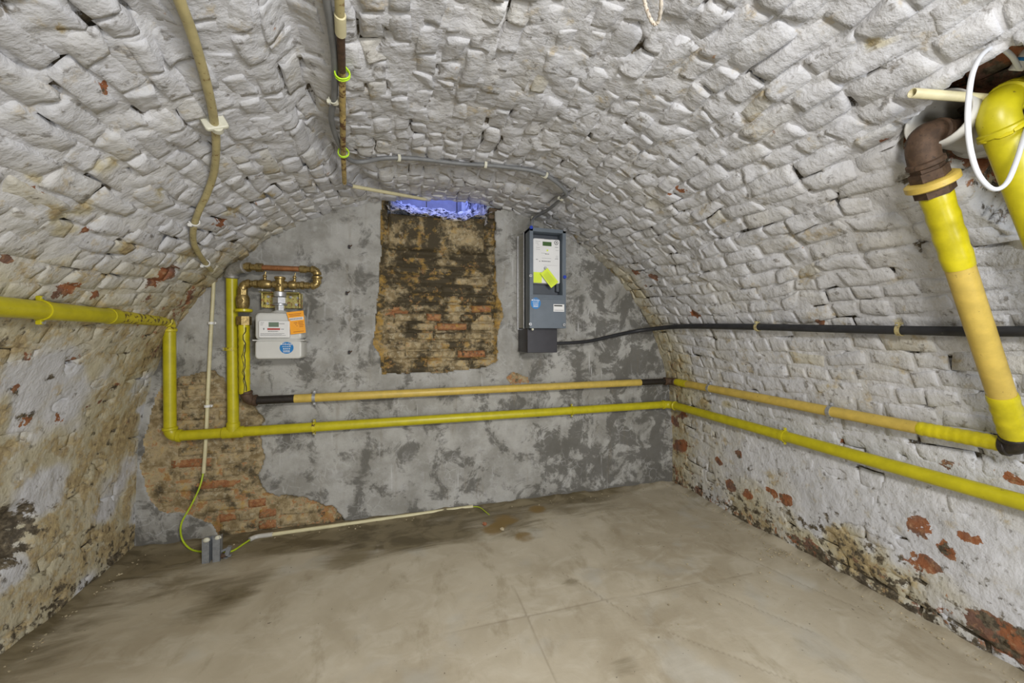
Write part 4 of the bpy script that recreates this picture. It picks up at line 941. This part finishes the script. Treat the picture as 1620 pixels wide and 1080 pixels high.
c = on_y(841, 517.5, YC); MB().sphere((c.x+.01, YC+.01, z0-.006), .008, 10).obj('seal', M_CLIP, ec)

# ------------------------------------------------------------------ cables
def saddle(p, d, r, mat, parent, nrm, name='cable_clip'):
    """hook-shaped nail clip round a cable"""
    p = Vector(p); d = Vector(d).normalized(); nrm = Vector(nrm); nrm = (nrm-d*nrm.dot(d)).normalized(); side = d.cross(nrm); n = 11; V = []; th = .0035; hw = .0065
    prof_ = []
    for k in range(n):
        a = math.pi*(k/(n-1)); prof_.append((math.cos(a)*(r+.001), math.sin(a)*(r+.001)))
    prof_ = [(r+.001, -r)]+prof_+[(-r-.001, -r)]
    outer = [(x*(1+th/r) if abs(x) > 1e-9 else x, z_*(1+th/r) if z_ > 0 else z_) for x, z_ in prof_]
    for dd_ in (-hw, hw):
        for L_ in (prof_, outer):
            for (x, z_) in L_: V.append(p+d*dd_+side*x+nrm*z_)
    k = len(prof_); Fc = []
    for i in range(k-1):
        Fc += [(k+i, k+i+1, 3*k+i+1, 3*k+i), (i, 2*k+i, 2*k+i+1, i+1), (i, i+1, k+i+1, k+i), (2*k+i, 3*k+i, 3*k+i+1, 2*k+i+1)]
    for i in (0, k-1): Fc.append((i, k+i, 3*k+i, 2*k+i))
    m = MB().add(V, Fc); m.box(p+side*(r+.008), (.013, .013, .013), .003); m.box(p-nrm*(r*.6), (.018, .018, .006), .002) if False else None
    o = m.obj(name, mat, parent); MB().cyl(p+side*(r+.008)+nrm*.004, p+side*(r+.008)+nrm*.010, .0035, 8).obj('nail', M_ZINC, o); return o
def back_along(p, off, dy=1.3):
    '''carry a run on along the vault, past the camera'''
    v = surf(np.array([to_s(p)]), np.array([p.y-dy]), np.array([off]))[0]; return Vector(tuple(map(float, v)))
def inward(p):
    s_ = to_s(p); nx, nz = pnorm(np.array([s_])); return Vector((float(nx[0]), 0, float(nz[0])))
bc = thing('black_cable', hit(1300, 519, .03), 'thick black cable running from the electricity cabinet along the right wall', 'cable')
RBk = .0165
b0 = on_y(880, 543, -.11); pts = [b0, on_y(905, 542, -.10), on_y(935, 539, -.075), on_y(975, 530, -.05), on_y(1010, 523, -.045)]+[hit(px, py, .03) for px, py in ((1052, 518), (1085, 516), (1130, 516), (1200, 517), (1300, 519.5), (1420, 522), (1520, 524), (1620, 524), (1720, 524))]
MB().tube(spline(pts, 7), [RBk*(.62+.38*min(1, i/50)) for i in range((len(pts)-1)*7+1)], 14).obj('cable', M_BCAB, bc)
for px, py in ((1199, 517), (1424, 522)):
    p_ = hit(px, py, .03); saddle(p_, (0, 1, 0), RBk*1.03, M_CREAMD, bc, inward(p_))
gc = thing('grey_cable', hit(700, 255, .02), 'grey cable along the vault with ivory clips down to electricity cabinet', 'cable')
pts = [hit(px, py, .022) for px, py in ((512, -60), (517, 0), (524, 45), (530, 100), (529, 155), (524, 185), (531, 215), (543, 238), (552, 252), (572, 256), (610, 250), (660, 251), (730, 259), (790, 263), (850, 272), (880, 288), (896, 306))]+[hit(888, 314, .022), hit(868, 331, .022), hit(847, 343, .03), on_y(842, 350, -.16), on_y(842, 362, -.17)]
MB().tube([back_along(pts[0], .022)]+spline(pts, 7), .0095, 12).obj('cable', M_GCAB, gc)
for i, (px, py) in enumerate(((529, 158), (545, 242), (630, 250), (768, 261), (862, 277), (888, 313), (843, 346))):
    p_ = hit(px, py, .022); q_ = hit(px+6, py+(6 if px < 560 or px > 860 else 1), .022); saddle(p_, q_-p_, .0105, M_CLIP, gc, inward(p_))
cc = thing('vault_conduit', hit(542, 200, .03), 'straight rust-stained conduit running down the middle of the vault', 'conduit')
cp = [hit(px, py, .035) for px, py in ((535, -60), (537, 0), (539, 55), (541, 112), (542, 160), (543, 240), (545, 290))]
MB().tube([back_along(cp[0], .035)]+spline(cp[:3], 5), .011, 14).obj('conduit', M_CREAMD, cc); o = MB().tube(spline(cp[2:4], 4), .0105, 14).obj('conduit', M_RUST, cc); o['label'] = 'rust-brown stretch of conduit'
MB().tube(spline(cp[3:], 6), .0102, 14).obj('conduit', M_RUSTC, cc)
a_, b_ = hit(538, 22, .035), hit(539, 54, .035); MB().cyl(a_, b_, .0135, 16).obj('sleeve', M_CREAM, cc)
for (px, py) in ((541, 114), (543, 240)):
    c_ = hit(px, py, .032); d_ = (hit(px, py+8, .032)-c_).normalized(); n_ = d_.orthogonal().normalized()
    for off in (0, .009):
        P = [c_+d_*(off+.003*math.sin(2*math.pi*k/16))+(Matrix.Rotation(2*math.pi*k/16, 3, d_) @ n_)*(.0195+.002*math.sin(k)) for k in range(17)]
        MB().tube(P, .0022, 6).obj('cable_tie', M_TIE, cc)
tc_ = cp[-1]; MB().sphere(tc_, .0135, 12).tube([tc_, tc_+(hit(556, 294, .03)-tc_)*.9], .012, 10).obj('corner_fitting', M_ZINC, cc)
s1, s2 = hit(555, 294, .03), on_y(672, 315, -.03); s2.z = min(s2.z, 1.925)
tag(MB().tube([s1, s1.lerp(s2, .5), s2], .0095, 14).tube([s2, s2+Vector((.03, .05, .02))], .006, 8).obj('conduit_branch', M_CREAM), 'short cream conduit running from the corner fitting to the light shaft', 'conduit')
# left conduit
lc = thing('electrical_conduit', on_y(330, 600, -.02), 'cream conduit curving down the left of the vault and the end wall', 'conduit')
pts = [hit(px, py, .024) for px, py in ((268, -60), (284, 0), (301, 45), (318, 100), (331, 150), (338, 186), (342, 225), (339, 270), (328, 305), (314, 335), (306, 362), (307, 385), (317, 405), (333, 426))]
o = MB().tube([back_along(pts[0], .024)]+spline(pts, 7), .0110, 14).obj('upper_conduit', M_CREAMD, lc)
e_ = on_y(338, 434, -.02); MB().tube(spline([pts[-1], e_, on_y(337, 470, -.016), on_y(333, 540, -.016), on_y(329, 620, -.016), on_y(326, 690, -.016), on_y(322, 748, -.018)], 6), .0088, 12).obj('lower_conduit', M_CREAM, lc)
p_ = hit(337, 190, .012); n_ = inward(p_); d_ = (hit(339, 200, .012)-p_).normalized(); s_ = d_.cross(n_); R = Matrix((s_, d_, n_)).transposed()
bs = MB().box(p_+n_*.004, (.062, .014, .05), .008, R).tube([p_+n_*.020-d_*.002, p_+n_*.020+d_*.016], .0155, 16).obj('spacer_clip', M_CLIP, lc)
for px, py in ((309, 352), (326, 417)):
    q_ = hit(px, py, .024); q2 = hit(px+3, py+6, .024); saddle(q_, q2-q_, .0118, M_WCLIP, lc, inward(q_))
for px, py in ((334, 511), (328, 642)):
    q_ = on_y(px, py, -.016); saddle(q_, (0, 0, 1), .0095, M_WCLIP, lc, (0, -1, 0))
# earth wire
wy = [on_y(322, 746, -.018), on_y(316, 770, -.03), on_y(302, 800, -.045), on_y(287, 828, -.06), on_y(288, 852, -.05), on_z(303, 869, .008), on_z(328, 873, .008)]
tag(MB().tube(spline(wy+[on_z(350, 874, .006), on_z(368, 871, .006), on_z(384, 861, .006), on_z(398, 852, .008)], 7), .0042, 8).obj('earth_wire', M_WIRE), 'thin green-yellow earth wire looping from the wall conduit to the floor bracket', 'wire')
fc = thing('floor_conduit', on_z(580, 825, 0), 'cream conduit lying on the floor along the end wall', 'conduit')
f1, f2_, f3 = on_z(395, 853, .012), on_z(424, 846, .012), on_z(748, 801, .014)
MB().tube([f2_, f2_.lerp(f3, .5), f3], .0105, 14).obj('conduit', M_CREAM, fc)
o = MB().tube(spline([f1, f1.lerp(f2_, .4)+Vector((-.004, .012, 0)), f2_+(f3-f2_)*.02], 6), .0122, 14).obj('sleeve', M_PVC, fc); o['label'] = 'pale grey bent sleeve'
tag(MB().tube(spline([f3-(f3-f2_).normalized()*.01, on_z(758, 802, .016), on_z(768, 809, .008), on_z(774, 814, .004)], 6), .0025, 8).obj('wire_end', M_WIRE), 'short green-yellow wire end sticking out of the floor conduit', 'wire')
# aluminium stub bracket
bk = thing('floor_bracket', on_z(336, 888, 0), 'sawn-off grey aluminium profile stub standing in the floor by the earth wire', 'bracket')
c = on_z(337, 889, 0)
for dx, hh_ in ((-.030, .118), (.014, .120)):
    MB().box((c.x+dx, c.y, hh_/2), (.030, .006, hh_), .001).box((c.x+dx+.013, c.y+.014, hh_/2), (.004, .032, hh_), .001).obj('web', M_TIN, bk)
MB().box((c.x-.006, c.y+.028, .058), (.07, .005, .116), .001).obj('back_plate', M_TIN, bk)
MB().sphere((c.x-.026, c.y-.002, .112), .013, 10, (1.2, .8, .9)).sphere((c.x+.018, c.y+.004, .114), .013, 10, (1.2, .8, .8)).obj('mortar_blob', M_CLIP, bk)
c2_ = on_z(356, 883, 0)
pb = thing('profile_offcut', c2_, 'small crooked aluminium offcut stuck in mortar beside the floor bracket', 'bracket')
MB().box((c2_.x+.012, c2_.y, .03), (.018, .02, .055), .002, Matrix.Rotation(.3, 3, 'Y')).box((c2_.x-.015, c2_.y, .038), (.055, .006, .010), .001, Matrix.Rotation(-.35, 3, 'Y')).box((c2_.x+.002, c2_.y, .012), (.05, .02, .006), .001).obj('profile', M_TIN, pb)
MB().sphere((c2_.x-.008, c2_.y-.004, .018), .015, 10, (1.2, .8, .8)).obj('rust_lump', M_RUST, pb)
# rope loop at the top
rp = [hit(px, py, o_) for px, py, o_ in ((1010, -60, .01), (1018, -10, .02), (1022, 12, .04), (1030, 32, .05), (1037, 38, .05), (1043, 30, .05), (1046, 5, .045), (1044, -30, .03), (1040, -60, .01))]
P = spline(rp, 8); tag(MB().tube(P, [.0045+.0008*math.sin(i*1.9) for i in range(len(P))], 9).obj('rope_loop', M_ROPE), 'frayed off-white rope loop hanging from the vault at the top edge', 'rope')
# wall plugs left in the render
for (px, py, lab) in ((553, 391, 'small black wall hook in the cement render right of the brass pipework'), (549, 464, 'bent black nail in the render right of the orange tag'), (553, 557, 'small black peg in the render above the amber pipe, right of meter')):
    c = on_y(px, py, 0); d = thing('hook', c, lab, 'hook'); MB().box((c.x, -.008, c.z), (.011, .022, .020), .003).obj('plug', M_BBOX, d); MB().tube([(c.x, -.018, c.z), (c.x+.012, -.024, c.z+.004), (c.x+.016, -.022, c.z+.010)], .003, 7).obj('pin', M_RUST, d)
